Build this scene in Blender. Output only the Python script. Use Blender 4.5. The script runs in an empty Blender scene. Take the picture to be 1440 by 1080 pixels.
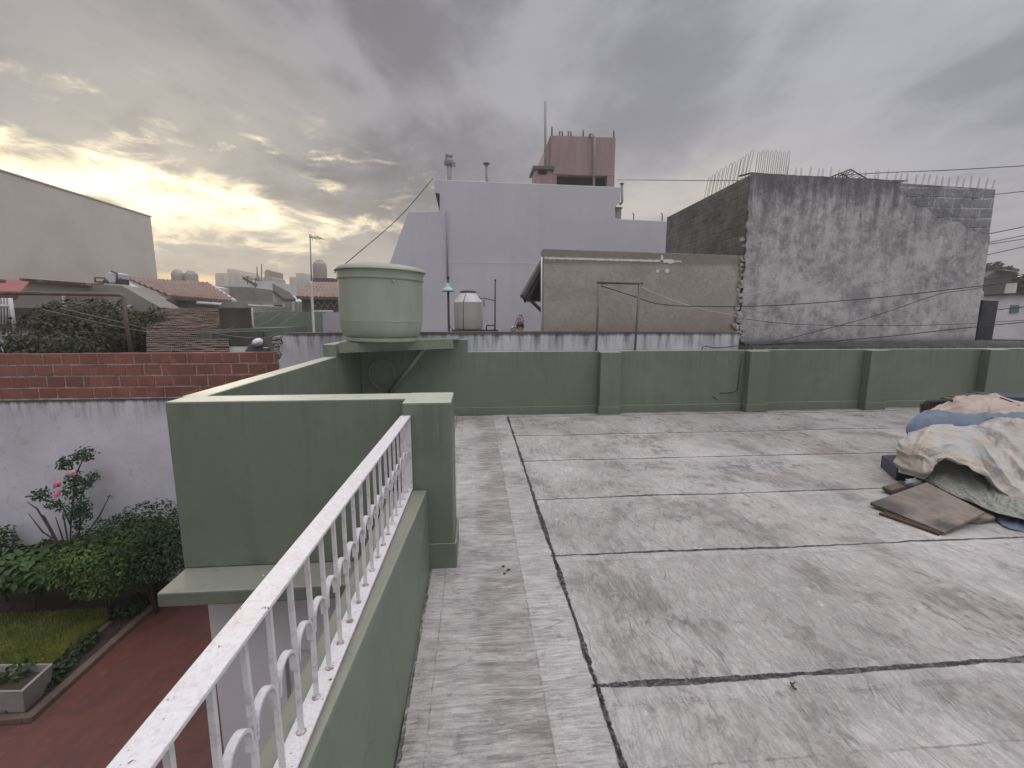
import bpy, bmesh, math, random
from mathutils import Vector, Matrix, noise as mnoise
random.seed(7)
R = math.radians
sc = bpy.context.scene
C = sc.collection

# ------------------------------------------------------------------ camera
F, PITCH, YAW, EYE = 630.0, R(8.6), R(4.75), 1.6
cam_d = bpy.data.cameras.new('camera'); cam = bpy.data.objects.new('camera', cam_d); C.objects.link(cam)
cam_d.sensor_fit = 'HORIZONTAL'; cam_d.sensor_width = 36; cam_d.lens = 36 * F / 1440
cam_d.clip_start = 0.05; cam_d.clip_end = 4000
cam.location = (0, 0, EYE); cam.rotation_euler = (R(90) - PITCH, 0, -YAW)
sc.camera = cam
FW = Vector((math.sin(YAW) * math.cos(PITCH), math.cos(YAW) * math.cos(PITCH), -math.sin(PITCH)))
RT = Vector((math.cos(YAW), -math.sin(YAW), 0)); UP = RT.cross(FW); EY = Vector((0, 0, EYE))


def ray(x, y): return RT * ((x - 720) / F) - UP * ((y - 540) / F) + FW
def atY(x, y, Y): d = ray(x, y); return EY + d * (Y / d.y)
def atZ(x, y, Z): d = ray(x, y); return EY + d * ((Z - EYE) / d.z)
def atX(x, y, X): d = ray(x, y); return EY + d * (X / d.x)


# ------------------------------------------------------------------ node helper
class NT:
    def __init__(s, nt): s.nt = nt; s.t = nt.nodes; s.l = nt.links

    def new(s, typ, **kw):
        n = s.t.new(typ)
        for k, v in kw.items(): setattr(n, k, v)
        return n

    def put(s, sock, v):
        if v is None: return
        if isinstance(v, bpy.types.NodeSocket): s.l.new(v, sock)
        elif isinstance(v, (tuple, list)) and len(v) == 3 and sock.type == 'RGBA': sock.default_value = (*v, 1)
        else: sock.default_value = v

    def m(s, op, a, b=None, c=None, clamp=False):
        n = s.new('ShaderNodeMath', operation=op, use_clamp=clamp)
        s.put(n.inputs[0], a); s.put(n.inputs[1], b); s.put(n.inputs[2], c)
        return n.outputs[0]

    def vm(s, op, a, b=None):
        n = s.new('ShaderNodeVectorMath', operation=op)
        s.put(n.inputs[0], a); s.put(n.inputs[1], b)
        return n.outputs['Value'] if op in ('DOT_PRODUCT', 'LENGTH') else n.outputs[0]

    def mul(s, v, sc_): return s.vm('MULTIPLY', v, sc_)

    def noise(s, vec, scale=1, detail=4, rough=.55, dist=0, lac=2):
        n = s.new('ShaderNodeTexNoise')
        s.put(n.inputs['Vector'], vec); n.inputs['Scale'].default_value = scale; n.inputs['Detail'].default_value = detail
        n.inputs['Roughness'].default_value = rough; n.inputs['Distortion'].default_value = dist; n.inputs['Lacunarity'].default_value = lac
        return n.outputs[0]

    def vor(s, vec, scale=1, feature='F1', out='Distance', rnd=1):
        n = s.new('ShaderNodeTexVoronoi', feature=feature)
        s.put(n.inputs['Vector'], vec); n.inputs['Scale'].default_value = scale; n.inputs['Randomness'].default_value = rnd
        return n.outputs[out]

    def ss(s, v, a, b, lo=0., hi=1.):
        n = s.new('ShaderNodeMapRange', interpolation_type='SMOOTHSTEP')
        s.put(n.inputs[0], v); s.put(n.inputs[1], a); s.put(n.inputs[2], b); s.put(n.inputs[3], lo); s.put(n.inputs[4], hi)
        return n.outputs[0]

    def mix(s, fac, a, b, bt='MIX'):
        n = s.new('ShaderNodeMix', data_type='RGBA', blend_type=bt)
        s.put(n.inputs[0], fac); s.put(n.inputs[6], a); s.put(n.inputs[7], b)
        return n.outputs[2]

    def sep(s, v): n = s.new('ShaderNodeSeparateXYZ'); s.put(n.inputs[0], v); return n.outputs
    def comb(s, x, y, z):
        n = s.new('ShaderNodeCombineXYZ')
        for i, v in enumerate((x, y, z)): s.put(n.inputs[i], v)
        return n.outputs[0]

    def pos(s): return s.new('ShaderNodeNewGeometry').outputs['Position']
    def nrm(s): return s.new('ShaderNodeNewGeometry').outputs['Normal']

    def bump(s, h, strength=.3, dist=.02, nrm=None):
        n = s.new('ShaderNodeBump'); s.put(n.inputs['Height'], h)
        n.inputs['Strength'].default_value = strength; n.inputs['Distance'].default_value = dist
        if nrm: s.put(n.inputs['Normal'], nrm)
        return n.outputs[0]


def mat(name, build=None, color=(.5, .5, .5), rough=.7, metal=0, spec=.5):
    m = bpy.data.materials.new(name); m.use_nodes = True
    nt = NT(m.node_tree); b = nt.t['Principled BSDF']
    b.inputs['Base Color'].default_value = (*color, 1); b.inputs['Roughness'].default_value = rough
    b.inputs['Metallic'].default_value = metal; b.inputs['Specular IOR Level'].default_value = spec
    if build:
        r = build(nt)
        if isinstance(r, dict):
            for k, v in r.items(): nt.put(b.inputs[k], v)
    return m


# ------------------------------------------------------------------ sky, sun, exposure
SUN = Vector((-.497, .847, .186)).normalized()
world = bpy.data.worlds.new('World'); sc.world = world; world.use_nodes = True
w = NT(world.node_tree); bg = w.t['Background']
sky = w.new('ShaderNodeTexSky'); sky.sky_type = 'NISHITA'; sky.sun_disc = False
sky.sun_elevation = math.asin(SUN.z); sky.sun_rotation = math.atan2(SUN.x, SUN.y) % (2 * math.pi)
d = w.vm('NORMALIZE', w.new('ShaderNodeTexCoord').outputs['Generated'])
dx, dy, dz = w.sep(d)[:3]
zc = w.m('MAXIMUM', dz, 0.0)
inv = w.m('DIVIDE', 1.0, w.m('ADD', zc, .13))
p = w.comb(w.m('MULTIPLY', dx, inv), w.m('MULTIPLY', dy, inv), 0.0)
big = w.noise(p, .55, 5, .52, .25)
warp = w.vm('ADD', p, w.mul(w.new('ShaderNodeTexNoise').outputs[1], (0, 0, 0)))
mid = w.noise(w.vm('ADD', w.mul(p, (1, .72, 1)), (3.1, 1.7, 0)), 1.25, 8, .56, .35)
fine = w.noise(w.vm('ADD', w.mul(p, (1, .6, 1)), (7.7, 4.2, 0)), 3.2, 7, .6, .5)
sd = w.m('MAXIMUM', w.vm('DOT_PRODUCT', d, tuple(SUN)), 0.0)
dens = w.m('ADD', w.m('MULTIPLY', big, .36), w.m('ADD', w.m('MULTIPLY', mid, .42), w.m('MULTIPLY', fine, .22)))
thin = w.ss(dens, .56, .425)                          # 1 = thin, bright cloud
side = w.ss(dx, -.5, .6)
dark_c = w.mix(side, (.112, .112, .130), (.235, .241, .288))
lite_c = w.mix(side, (.285, .283, .308), (.395, .400, .450))
cl = w.mix(thin, dark_c, lite_c)
# pale band low over the horizon
low = w.ss(dz, .26, .04)
band_c = w.mix(w.ss(sd, .72, .985), (.56, .52, .515), (.58, .505, .40))
cl = w.mix(w.m('MULTIPLY', low, w.ss(w.noise(w.comb(w.m('MULTIPLY', dx, 2.0), w.m('MULTIPLY', dy, 2.0), w.m('MULTIPLY', dz, 16.0)), 1.6, 5, .55, .6), .35, .65, .45, .95)), cl, band_c)
# sunset light breaking through the thin parts
az = w.m('ADD', w.m('ARCTAN2', dx, dy), .60)
def blob(a0, aw, z0, zw):
    u = w.m('DIVIDE', w.m('SUBTRACT', az, a0), aw); v = w.m('DIVIDE', w.m('SUBTRACT', dz, z0), zw)
    return w.m('EXPONENT', w.m('MULTIPLY', w.m('ADD', w.m('MULTIPLY', u, u), w.m('MULTIPLY', v, v)), -1.0))
core = blob(.0, .30, w.m('ADD', .200, w.m('MULTIPLY', az, -.09)), .050)
wide = blob(.10, .55, .20, .15)
g1 = w.m('POWER', sd, 45.0)
cl = w.mix(w.m('MULTIPLY', w.m('MULTIPLY', g1, .85), w.m('ADD', w.m('MULTIPLY', thin, .75), .25)), cl, (.64, .575, .46))
cl = w.mix(w.m('MULTIPLY', blob(1.02, .26, .20, .11), w.ss(mid, .62, .40, .25, .85)), cl, (.66, .615, .55))
hole_n = w.noise(w.vm('ADD', w.comb(w.m('MULTIPLY', az, 5.0), w.m('MULTIPLY', dz, 14.0), 0.0), (2.3, .9, 1.1)), 1.9, 9, .62, .5)
hole = w.ss(w.m('ADD', hole_n, w.m('ADD', w.m('MULTIPLY', core, .30), w.m('MULTIPLY', wide, .075))), .57, .92)
hole = w.m('MULTIPLY', hole, w.ss(wide, .12, .75))
cl = w.mix(w.m('MULTIPLY', core, .35), cl, (.95, .84, .62))
cl = w.mix(hole, cl, (2.2, 1.86, 1.18))
gap = w.m('MULTIPLY', w.ss(dz, .082, .060), w.m('MULTIPLY', w.ss(dz, .02, .035), w.ss(sd, .92, .975)))
cl = w.mix(w.m('MULTIPLY', gap, w.ss(fine, .40, .55, .35, 1.)), cl, (2.3, 1.45, .45))
# out-of-view sky brightened overhead and behind the camera to light floor and walls
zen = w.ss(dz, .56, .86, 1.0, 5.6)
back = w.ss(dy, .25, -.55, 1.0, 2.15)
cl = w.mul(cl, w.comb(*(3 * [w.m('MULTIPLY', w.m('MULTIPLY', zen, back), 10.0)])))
cl = w.mix(w.ss(dz, .54, .75), cl, w.mul(cl, (1.05, 1.0, .93)))
cl = w.mix(.006, cl, sky.outputs[0])
cl = w.mix(w.ss(dz, 0.0, -.04), cl, (1.6, 1.5, 1.4))
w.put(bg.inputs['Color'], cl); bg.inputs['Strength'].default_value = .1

sun_d = bpy.data.lights.new('sun', 'SUN'); sun_d.energy = .8; sun_d.angle = R(14); sun_d.color = (1, .86, .66)
sun = bpy.data.objects.new('sun', sun_d); C.objects.link(sun)
sun.rotation_euler = (-SUN).to_track_quat('-Z', 'Y').to_euler()
sc.view_settings.view_transform = 'Standard'; sc.view_settings.look = 'None'
sc.view_settings.exposure = .12; sc.view_settings.gamma = 1; sc.view_settings.use_curve_mapping = False
sc.render.engine = 'CYCLES'
sc.cycles.use_denoising = True
sc.cycles.max_bounces = 6; sc.cycles.diffuse_bounces = 4; sc.cycles.glossy_bounces = 3


# ------------------------------------------------------------------ mesh helpers
class MB:
    def __init__(s): s.v = []; s.f = []; s.sm = set()

    def add(s, vs, fs, smooth=False):
        o = len(s.v); s.v += [Vector(v) for v in vs]
        for f in fs:
            if smooth: s.sm.add(len(s.f))
            s.f.append([o + i for i in f])
        return s

    def box(s, x0, x1, y0, y1, z0, z1):
        return s.add([(x, y, z) for z in (z0, z1) for y in (y0, y1) for x in (x0, x1)],
                     [(0, 2, 3, 1), (4, 5, 7, 6), (0, 1, 5, 4), (2, 6, 7, 3), (0, 4, 6, 2), (1, 3, 7, 5)])

    def obox(s, c, ax, ay, az):     # centre and three half-axis vectors
        c, ax, ay, az = map(Vector, (c, ax, ay, az))
        return s.add([c + ax * i + ay * j + az * k for k in (-1, 1) for j in (-1, 1) for i in (-1, 1)],
                     [(0, 2, 3, 1), (4, 5, 7, 6), (0, 1, 5, 4), (2, 6, 7, 3), (0, 4, 6, 2), (1, 3, 7, 5)])

    def prism(s, pts, ext):
        pts = [Vector(q) for q in pts]; ext = Vector(ext); n = len(pts)
        nr = Vector((0, 0, 0))
        for i in range(n): nr += pts[i].cross(pts[(i + 1) % n])
        if nr.dot(ext) > 0: pts.reverse()
        return s.add(pts + [q + ext for q in pts], [list(range(n)), list(range(2 * n - 1, n - 1, -1))] +
                     [(i, i + n, (i + 1) % n + n, (i + 1) % n) for i in range(n)])

    def xz(s, pts, y0, y1): return s.prism([(x, y0, z) for x, z in pts], (0, y1 - y0, 0))

    def tube(s, pts, r, seg=6, closed=False, smooth=True):
        pts = [Vector(q) for q in pts]; n = len(pts); vs = []
        rs = r if isinstance(r, (list, tuple)) else [r] * n
        up = None
        for i, q in enumerate(pts):
            a = pts[(i - 1) % n] if (i > 0 or closed) else q; b = pts[(i + 1) % n] if (i < n - 1 or closed) else q
            t = (b - a); t = t.normalized() if t.length > 1e-9 else Vector((0, 0, 1))
            if up is None: up = Vector((0, 0, 1)) if abs(t.z) < .9 else Vector((1, 0, 0))
            u = (up - t * up.dot(t)); u = u.normalized() if u.length > 1e-6 else t.orthogonal().normalized()
            up = u; v = t.cross(u)
            for k in range(seg):
                an = 2 * math.pi * k / seg + (math.pi / 4 if seg == 4 else 0)
                vs.append(q + (u * math.cos(an) + v * math.sin(an)) * rs[i])
        fs = []
        for i in range(n if closed else n - 1):
            for k in range(seg):
                j = (i + 1) % n
                fs.append((i * seg + k, i * seg + (k + 1) % seg, j * seg + (k + 1) % seg, j * seg + k))
        if not closed: fs += [list(range(seg - 1, -1, -1)), list(range((n - 1) * seg, n * seg))]
        return s.add(vs, fs, smooth and seg > 4)

    def lathe(s, prof, c=(0, 0, 0), seg=32, tilt=None, smooth=True):
        vs = []; n = len(prof); c = Vector(c)
        for r, z in prof:
            for k in range(seg):
                a = 2 * math.pi * k / seg; q = Vector((r * math.cos(a), r * math.sin(a), z))
                vs.append((tilt @ q if tilt else q) + c)
        fs = [(i * seg + k, i * seg + (k + 1) % seg, (i + 1) * seg + (k + 1) % seg, (i + 1) * seg + k) for i in range(n - 1) for k in range(seg)]
        fs += [list(range(seg - 1, -1, -1)), list(range((n - 1) * seg, n * seg))]
        return s.add(vs, fs, smooth)

    def grid(s, rows, smooth=True):
        n = len(rows[0]); vs = [q for r in rows for q in r]
        return s.add(vs, [(i * n + j, i * n + j + 1, (i + 1) * n + j + 1, (i + 1) * n + j) for i in range(len(rows) - 1) for j in range(n - 1)], smooth)

    def build(s, name, material, parent=None, bevel=0, solid=0, auto=None):
        me = bpy.data.meshes.new(name)
        off = parent.matrix_world_loc if hasattr(parent, 'matrix_world_loc') else Vector((0, 0, 0))
        if parent is not None: off = Vector(LOC.get(parent.name, (0, 0, 0)))
        me.from_pydata([tuple(v - off) for v in s.v], [], s.f)
        for i in s.sm: me.polygons[i].use_smooth = True
        if material: me.materials.append(material)
        o = bpy.data.objects.new(name, me); C.objects.link(o)
        LOC[o.name] = tuple(off)
        if parent is not None: o.parent = parent
        if auto is not None and hasattr(me, 'set_sharp_from_angle'): me.set_sharp_from_angle(angle=auto)
        if solid: md = o.modifiers.new('solid', 'SOLIDIFY'); md.thickness = solid; md.offset = 0
        if bevel: md = o.modifiers.new('bevel', 'BEVEL'); md.width = bevel; md.segments = 2; md.limit_method = 'ANGLE'
        return o


LOC = {}


def thing(name, label, cat, loc=(0, 0, 0), group=None):
    o = bpy.data.objects.new(name, None); C.objects.link(o); o.empty_display_size = .1
    o.location = loc; LOC[o.name] = tuple(loc); return tag(o, label, cat, group)


def tag(o, label, cat, group=None):
    o['label'] = label; o['category'] = cat
    if group: o['group'] = group
    return o


def struct(o): o['kind'] = 'structure'; return o
def stuff(o): o['kind'] = 'stuff'; return o


# ------------------------------------------------------------------ materials
def f_green(t, base=(.124, .146, .108), wear_sheen=(.41, .435, .345)):
    P = t.pos(); N = t.sep(t.nrm())[2]
    a = t.noise(P, .9, 5, .6, .3); b = t.noise(t.mul(P, (5, 5, .5)), 1.4, 6, .7, .4); c = t.noise(P, 26, 4, .6)
    col = t.mix(t.ss(a, .3, .7), base, tuple(x * 1.22 for x in base))
    col = t.mix(t.ss(t.m('ADD', t.m('MULTIPLY', b, .45), t.m('MULTIPLY', t.noise(P, 1.8, 7, .72), .55)), .49, .62, 0, .36), col, tuple(x * .76 for x in base))
    col = t.mix(t.ss(t.noise(P, 2.6, 7, .7, .5), .56, .74, 0, .30), col, tuple(x * 1.45 for x in base))
    col = t.mix(t.m('MULTIPLY', t.ss(t.sep(P)[2], .10, .0), t.ss(t.noise(P, 6, 6, .7), .45, .7, 0, .5)), col, (.10, .10, .09))
    z_ = t.sep(P)[2]; run = t.m('MULTIPLY', t.m('MULTIPLY', t.ss(z_, .55, 1.0), t.ss(z_, 1.12, 1.03)), t.ss(t.noise(t.mul(P, (10, 10, .6)), 1.6, 6, .7, .2), .50, .66))
    col = t.mix(t.m('MULTIPLY', run, .38), col, (.065, .070, .058))
    hair = t.ss(t.vor(t.vm('ADD', P, t.mul(t.comb(t.noise(P, 2.5, 4), t.noise(P, 3.1, 4), t.noise(P, 2.8, 4)), (.5, .5, .5))), .9, 'DISTANCE_TO_EDGE'), .0035, .001)
    col = t.mix(t.m('MULTIPLY', hair, t.ss(t.noise(P, 1.1, 3), .52, .62, 0, .5)), col, (.05, .055, .045))
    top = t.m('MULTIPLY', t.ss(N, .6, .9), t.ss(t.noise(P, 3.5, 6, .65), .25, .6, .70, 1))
    col = t.mix(top, col, wear_sheen)  # paler upward faces: faded paint plus sky sheen put into the colour
    col = t.mix(t.m('MULTIPLY', top, t.ss(t.noise(P, 11, 6, .7), .55, .75)), col, tuple(x * .55 for x in wear_sheen))
    h = t.m('ADD', t.m('MULTIPLY', c, .35), t.m('MULTIPLY', t.noise(P, 5, 3), .8))
    return {'Base Color': col, 'Roughness': t.ss(a, .2, .8, .42, .62), 'Normal': t.bump(h, .25, .012)}


M_green = mat('sage_paint', f_green)
M_green_b = mat('sage_paint_clean', lambda t: f_green(t, wear_sheen=(.235, .245, .195)))
M_tank = mat('tank_paint', lambda t: {'Base Color': t.mix(t.ss(t.noise(t.mul(t.pos(), (3, 3, .6)), 1.6, 5, .6), .35, .7), (.262, .300, .232), (.315, .350, .275)),
                                      'Roughness': .48, 'Normal': t.bump(t.noise(t.pos(), 12, 4), .12, .01)})


def f_steel(t):
    return {'Base Color': t.mix(t.ss(t.noise(t.pos(), 9, 6, .7), .5, .7), (.17, .205, .15), (.12, .135, .10)), 'Roughness': .5}
M_steel = mat('green_steel', f_steel)


def f_rail(t, rust=1.0):
    P = t.pos()
    n = t.noise(P, 46, 5, .62); k = t.noise(P, 9, 6, .72, .3); g = t.noise(P, 95, 5, .75); v = t.noise(P, 170, 3, .6)
    col = t.mix(t.ss(g, .42, .70, 0, .55), (.66, .655, .655), (.40, .395, .40))
    col = t.mix(t.m('MULTIPLY', t.ss(k, .50, .66), t.ss(g, .35, .6, .2, .75)), col, (.56, .52, .49))
    if rust:
        col = t.mix(t.m('MULTIPLY', t.ss(n, .65, .69), t.ss(v, .40, .52)), col, (.10, .055, .035))
        col = t.mix(t.m('MULTIPLY', t.ss(k, .62, .70), t.ss(n, .52, .62, 0, .7)), col, (.36, .22, .15))
    return {'Base Color': col, 'Roughness': .45, 'Normal': t.bump(t.m('ADD', g, t.m('MULTIPLY', n, -.8)), .3, .003)}
M_rail = mat('chipped_white_enamel', f_rail)
M_rail_b = mat('white_enamel', lambda t: {'Base Color': t.mix(t.ss(t.noise(t.pos(), 30, 6, .7), .45, .7), (.60, .60, .60), (.43, .42, .41)), 'Roughness': .45})
M_weld = mat('rusty_weld', lambda t: {'Base Color': t.mix(t.ss(t.noise(t.pos(), 60, 4, .7), .4, .6), (.55, .53, .51), (.27, .17, .12)), 'Roughness': .7})


def f_membrane(t):
    P = t.pos(); x, y, z = t.sep(P)[:3]
    wob = t.m('SUBTRACT', t.noise(P, 7, 4, .6), .5)
    jag = t.m('SUBTRACT', t.noise(P, 34, 4, .7), .5)
    xw = t.m('ADD', x, t.m('ADD', t.m('MULTIPLY', wob, .022), t.m('MULTIPLY', jag, .018)))
    yw = t.m('ADD', y, t.m('ADD', t.m('MULTIPLY', wob, .028), t.m('MULTIPLY', jag, .016)))
    yw = t.m('ADD', yw, t.m('MULTIPLY', x, .006))
    left = t.ss(x, .515, .505)                              # the strip laid along the parapet
    back = t.ss(y, 6.99, 7.0)
    # wrinkles run across each roll of sheet
    def vmix(a, b):
        n = t.new('ShaderNodeMix', data_type='VECTOR'); t.put(n.inputs[0], left); t.put(n.inputs[4], a); t.put(n.inputs[5], b); return n.outputs[1]
    wa = t.m('MULTIPLY', t.m('SUBTRACT', t.noise(P, 1.1, 3), .5), .30); wb = t.m('MULTIPLY', t.m('SUBTRACT', t.noise(P, 1.5, 3), .5), .10)
    pr = t.comb(t.m('ADD', x, t.m('ADD', wa, t.m('MULTIPLY', t.m('SUBTRACT', t.noise(P, 6, 3), .5), .03))), t.m('MULTIPLY', y, .20), 0.0)
    pl = t.comb(t.m('MULTIPLY', x, .13), t.m('ADD', y, wb), 4.0)
    pw = vmix(pr, pl)
    cl_ = t.comb(t.m('MULTIPLY', x, .5), y, 0.0)
    wr = t.noise(pw, 17, 6, .66); wr2 = t.noise(pw, 55, 5, .66); wr3 = t.noise(pw, 6.5, 4, .55)
    rid = t.ss(t.m('ABSOLUTE', t.m('SUBTRACT', wr3, .5)), .028, .0); rid2 = t.ss(t.m('ABSOLUTE', t.m('SUBTRACT', wr, .52)), .035, .0)
    cloudy = t.noise(P, .62, 7, .66, .3); blot = t.noise(t.mul(P, (1, .8, 1)), 1.7, 8, .70, .25); spk = t.noise(P, 95, 4, .75); med = t.noise(P, 11, 7, .74)
    lite, mid_, drk = (.50, .485, .462), (.33, .317, .30), (.185, .174, .163)
    col = t.mix(t.ss(t.m('ADD', t.m('MULTIPLY', cloudy, .42), t.m('ADD', t.m('MULTIPLY', wr, .18), t.m('MULTIPLY', med, .40))), .41, .60), mid_, lite)
    stain = t.ss(t.m('ADD', t.m('MULTIPLY', blot, .56), t.m('ADD', t.m('MULTIPLY', wr, .12), t.m('MULTIPLY', med, .32))), .485, .575)
    col = t.mix(t.m('MULTIPLY', stain, .78), col, drk)
    worn = t.m('MULTIPLY', t.m('MULTIPLY', t.ss(t.noise(P, .8, 4, .6), .50, .62), t.ss(x, 1.4, 2.6)), t.ss(t.m('ADD', t.m('MULTIPLY', wr, .55), t.m('MULTIPLY', med, .45)), .50, .58))
    col = t.mix(t.m('MULTIPLY', worn, .70), col, (.125, .108, .10))
    col = t.mix(t.m('MULTIPLY', t.ss(t.noise(P, 1.35, 3), .56, .68), t.ss(x, 1.2, 2.2, 0., .35)), col, (.40, .345, .325))
    # bluish bare patch of primer near the back
    bx = t.m('DIVIDE', t.m('SUBTRACT', x, 3.0), .80); by = t.m('DIVIDE', t.m('SUBTRACT', y, 4.45), .22)
    bl = t.m('ADD', t.m('MULTIPLY', bx, bx), t.m('MULTIPLY', by, by))
    col = t.mix(t.m('MULTIPLY', t.m('MULTIPLY', t.ss(bl, 1., .2), t.ss(t.m('ADD', t.m('MULTIPLY', wr, .35), t.m('MULTIPLY', med, .65)), .46, .53)), .75), col, (.165, .168, .178))
    # darker walked band on the left strip
    bandd = t.m('MULTIPLY', t.m('MULTIPLY', t.ss(xw, -.04, .06), t.ss(xw, .285, .268)), t.ss(t.m('ADD', t.m('MULTIPLY', t.noise(t.mul(P, (.6, 1, 1)), 1.9, 6, .7), .65), t.m('MULTIPLY', wr, .35)), .40, .60))
    col = t.mix(t.m('MULTIPLY', bandd, .80), col, (.165, .148, .135))
    col = t.mix(t.m('MULTIPLY', left, t.ss(wr2, .42, .72, 0, .45)), col, (.58, .57, .555))
    col = t.mix(t.m('MULTIPLY', t.ss(wr2, .50, .30), t.ss(left, 0., 1., .15, .36)), col, (.17, .16, .15))  # rib shading put into the colour: pale crests, dark troughs
    fold = t.m('MULTIPLY', rid, t.ss(med, .40, .60)); fold2 = rid2
    col = t.mix(t.m('MULTIPLY', fold, .50), col, (.60, .585, .565))  # fold ridges painted pale, standing in for weak shading on the wrinkles
    crk = t.m('MULTIPLY', t.m('MULTIPLY', t.ss(t.m('ABSOLUTE', t.m('SUBTRACT', t.m('ADD', y, t.m('MULTIPLY', t.noise(P, 2.2, 4, .6), .42)), 3.52)), .007, .002), t.ss(x, .7, .9)), t.ss(x, 2.1, 1.7))
    lng = t.m('MULTIPLY', t.ss(t.m('ABSOLUTE', t.m('SUBTRACT', t.noise(pw, 2.7, 3, .5), .5)), .0045, .001), t.ss(t.noise(P, 1.3, 3), .46, .56))
    col = t.mix(t.m('MAXIMUM', t.m('MULTIPLY', crk, .55), t.m('MULTIPLY', lng, .45)), col, (.11, .10, .095))
    col = t.mix(t.ss(spk, .48, .26, 0., .45), col, (.12, .112, .105))
    col = t.mix(t.ss(spk, .58, .75, 0., .35), col, (.62, .60, .58))
    # sheet overlaps and tar joints
    tar = None; lap = None
    def line(c, at, hw, soft=.006): return t.ss(t.m('ABSOLUTE', t.m('SUBTRACT', c, at)), hw + soft, hw)
    wv = t.m('MULTIPLY', t.ss(t.noise(P, 1.7, 3), .35, .7, .30, 1.15), t.ss(t.noise(P, 19, 4, .7), .28, .50, .35, 1.))
    def tline(c, at, hw):
        return t.ss(t.m('SUBTRACT', t.m('ABSOLUTE', t.m('SUBTRACT', c, at)), t.m('MULTIPLY', wv, hw)), .006, .0)
    gate = t.ss(x, .48, .50)
    for at_, hw in ((1.705, .019), (2.78, .010), (3.742, .012), (4.785, .013), (5.868, .014), (6.985, .014)):
        q = t.m('MULTIPLY', tline(yw, at_, hw), gate); tar = q if tar is None else t.m('MAXIMUM', tar, q)
        e = t.m('MULTIPLY', t.m('MULTIPLY', t.ss(yw, at_ - .085, at_ - .078), t.ss(yw, at_, at_ - .004)), gate)
        lap = e if lap is None else t.m('MAXIMUM', lap, e)
    tar = t.m('MAXIMUM', tar, t.m('MULTIPLY', tline(yw, 7.155, .016), t.ss(x, -.35, -.25)))
    tar = t.m('MAXIMUM', tar, t.m('MULTIPLY', t.m('MULTIPLY', tline(xw, -.298, .007), t.ss(med, .40, .5)), .8))
    tar = t.m('MAXIMUM', tar, t.m('MULTIPLY', tline(xw, .512, .017), t.ss(y, 7.05, 7.0)))
    col = t.mix(t.m('MULTIPLY', t.m('MULTIPLY', lap, t.ss(med, .35, .6)), .35), col, (.50, .485, .465))
    thin_ = t.m('MAXIMUM', t.m('MULTIPLY', line(yw, 1.335, .003, .004), gate), t.m('MULTIPLY', line(xw, .275, .002, .004), left))
    thin_ = t.m('MAXIMUM', thin_, t.m('MULTIPLY', line(xw, -.20, .0015, .004), left))
    for at_ in (1.60, 2.70, 3.655, 4.70):
        thin_ = t.m('MAXIMUM', thin_, t.m('MULTIPLY', t.m('MULTIPLY', line(yw, at_, .0015, .004), gate), .6))
    thin_ = t.m('MULTIPLY', thin_, t.ss(med, .38, .58))
    col = t.mix(t.m('MULTIPLY', thin_, .60), col, (.14, .13, .12))
    tarcol = t.mix(t.ss(jag, -.06, .16), (.028, .028, .030), (.16, .155, .15))
    col = t.mix(tar, col, tarcol)
    h = t.m('ADD', t.m('MULTIPLY', wr, .6), t.m('ADD', t.m('MULTIPLY', wr2, .35), t.m('ADD', t.m('MULTIPLY', spk, .18), t.m('MULTIPLY', med, .45))))
    h = t.m('ADD', h, t.m('ADD', t.m('MULTIPLY', fold, .45), t.m('ADD', t.m('MULTIPLY', fold2, .15), t.m('MULTIPLY', lap, .25))))
    h = t.m('ADD', h, t.m('MULTIPLY', tar, -.6))
    return {'Base Color': col, 'Roughness': t.ss(blot, .3, .7, .62, .45), 'Normal': t.bump(h, .75, .02), 'Specular IOR Level': .4}
M_floor = mat('coated_roof_membrane', f_membrane)


def f_mouldy(top, strength=1.0, base=(.50, .515, .53)):
    def f(t):
        P = t.pos(); x, y, z = t.sep(P)[:3]
        st = t.noise(t.mul(P, (7, 7, .9)), 1.5, 7, .68, .3); bl = t.noise(P, 5.5, 7, .7, .6); a = t.noise(P, .8, 5, .6)
        dz_ = t.m('SUBTRACT', top, z)
        col = t.mix(t.ss(a, .3, .7), base, tuple(q * .78 for q in base))
        col = t.mix(t.ss(bl, .54, .72, 0, .55 * strength), col, (.20, .20, .20))
        reach = t.m('MULTIPLY', t.ss(dz_, .50, .0), t.ss(st, .40, .68))
        col = t.mix(t.m('MULTIPLY', reach, .85 * strength), col, (.085, .085, .08))
        edge = t.m('MULTIPLY', t.ss(t.m('SUBTRACT', dz_, t.m('MULTIPLY', st, .10)), .035, -.02), .92)
        col = t.mix(edge, col, (.055, .055, .05))
        return {'Base Color': col, 'Roughness': .88, 'Normal': t.bump(t.m('ADD', bl, t.noise(P, 30, 4)), .35, .012)}
    return f
M_white_l = mat('whitewash_garden_side', f_mouldy(.345, .7, (.58, .585, .61)))
M_white_m = mat('whitewash_mould', f_mouldy(1.345, 1.0))
M_white_r = mat('whitewash_mould_low', f_mouldy(1.085, 1.1))


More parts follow.
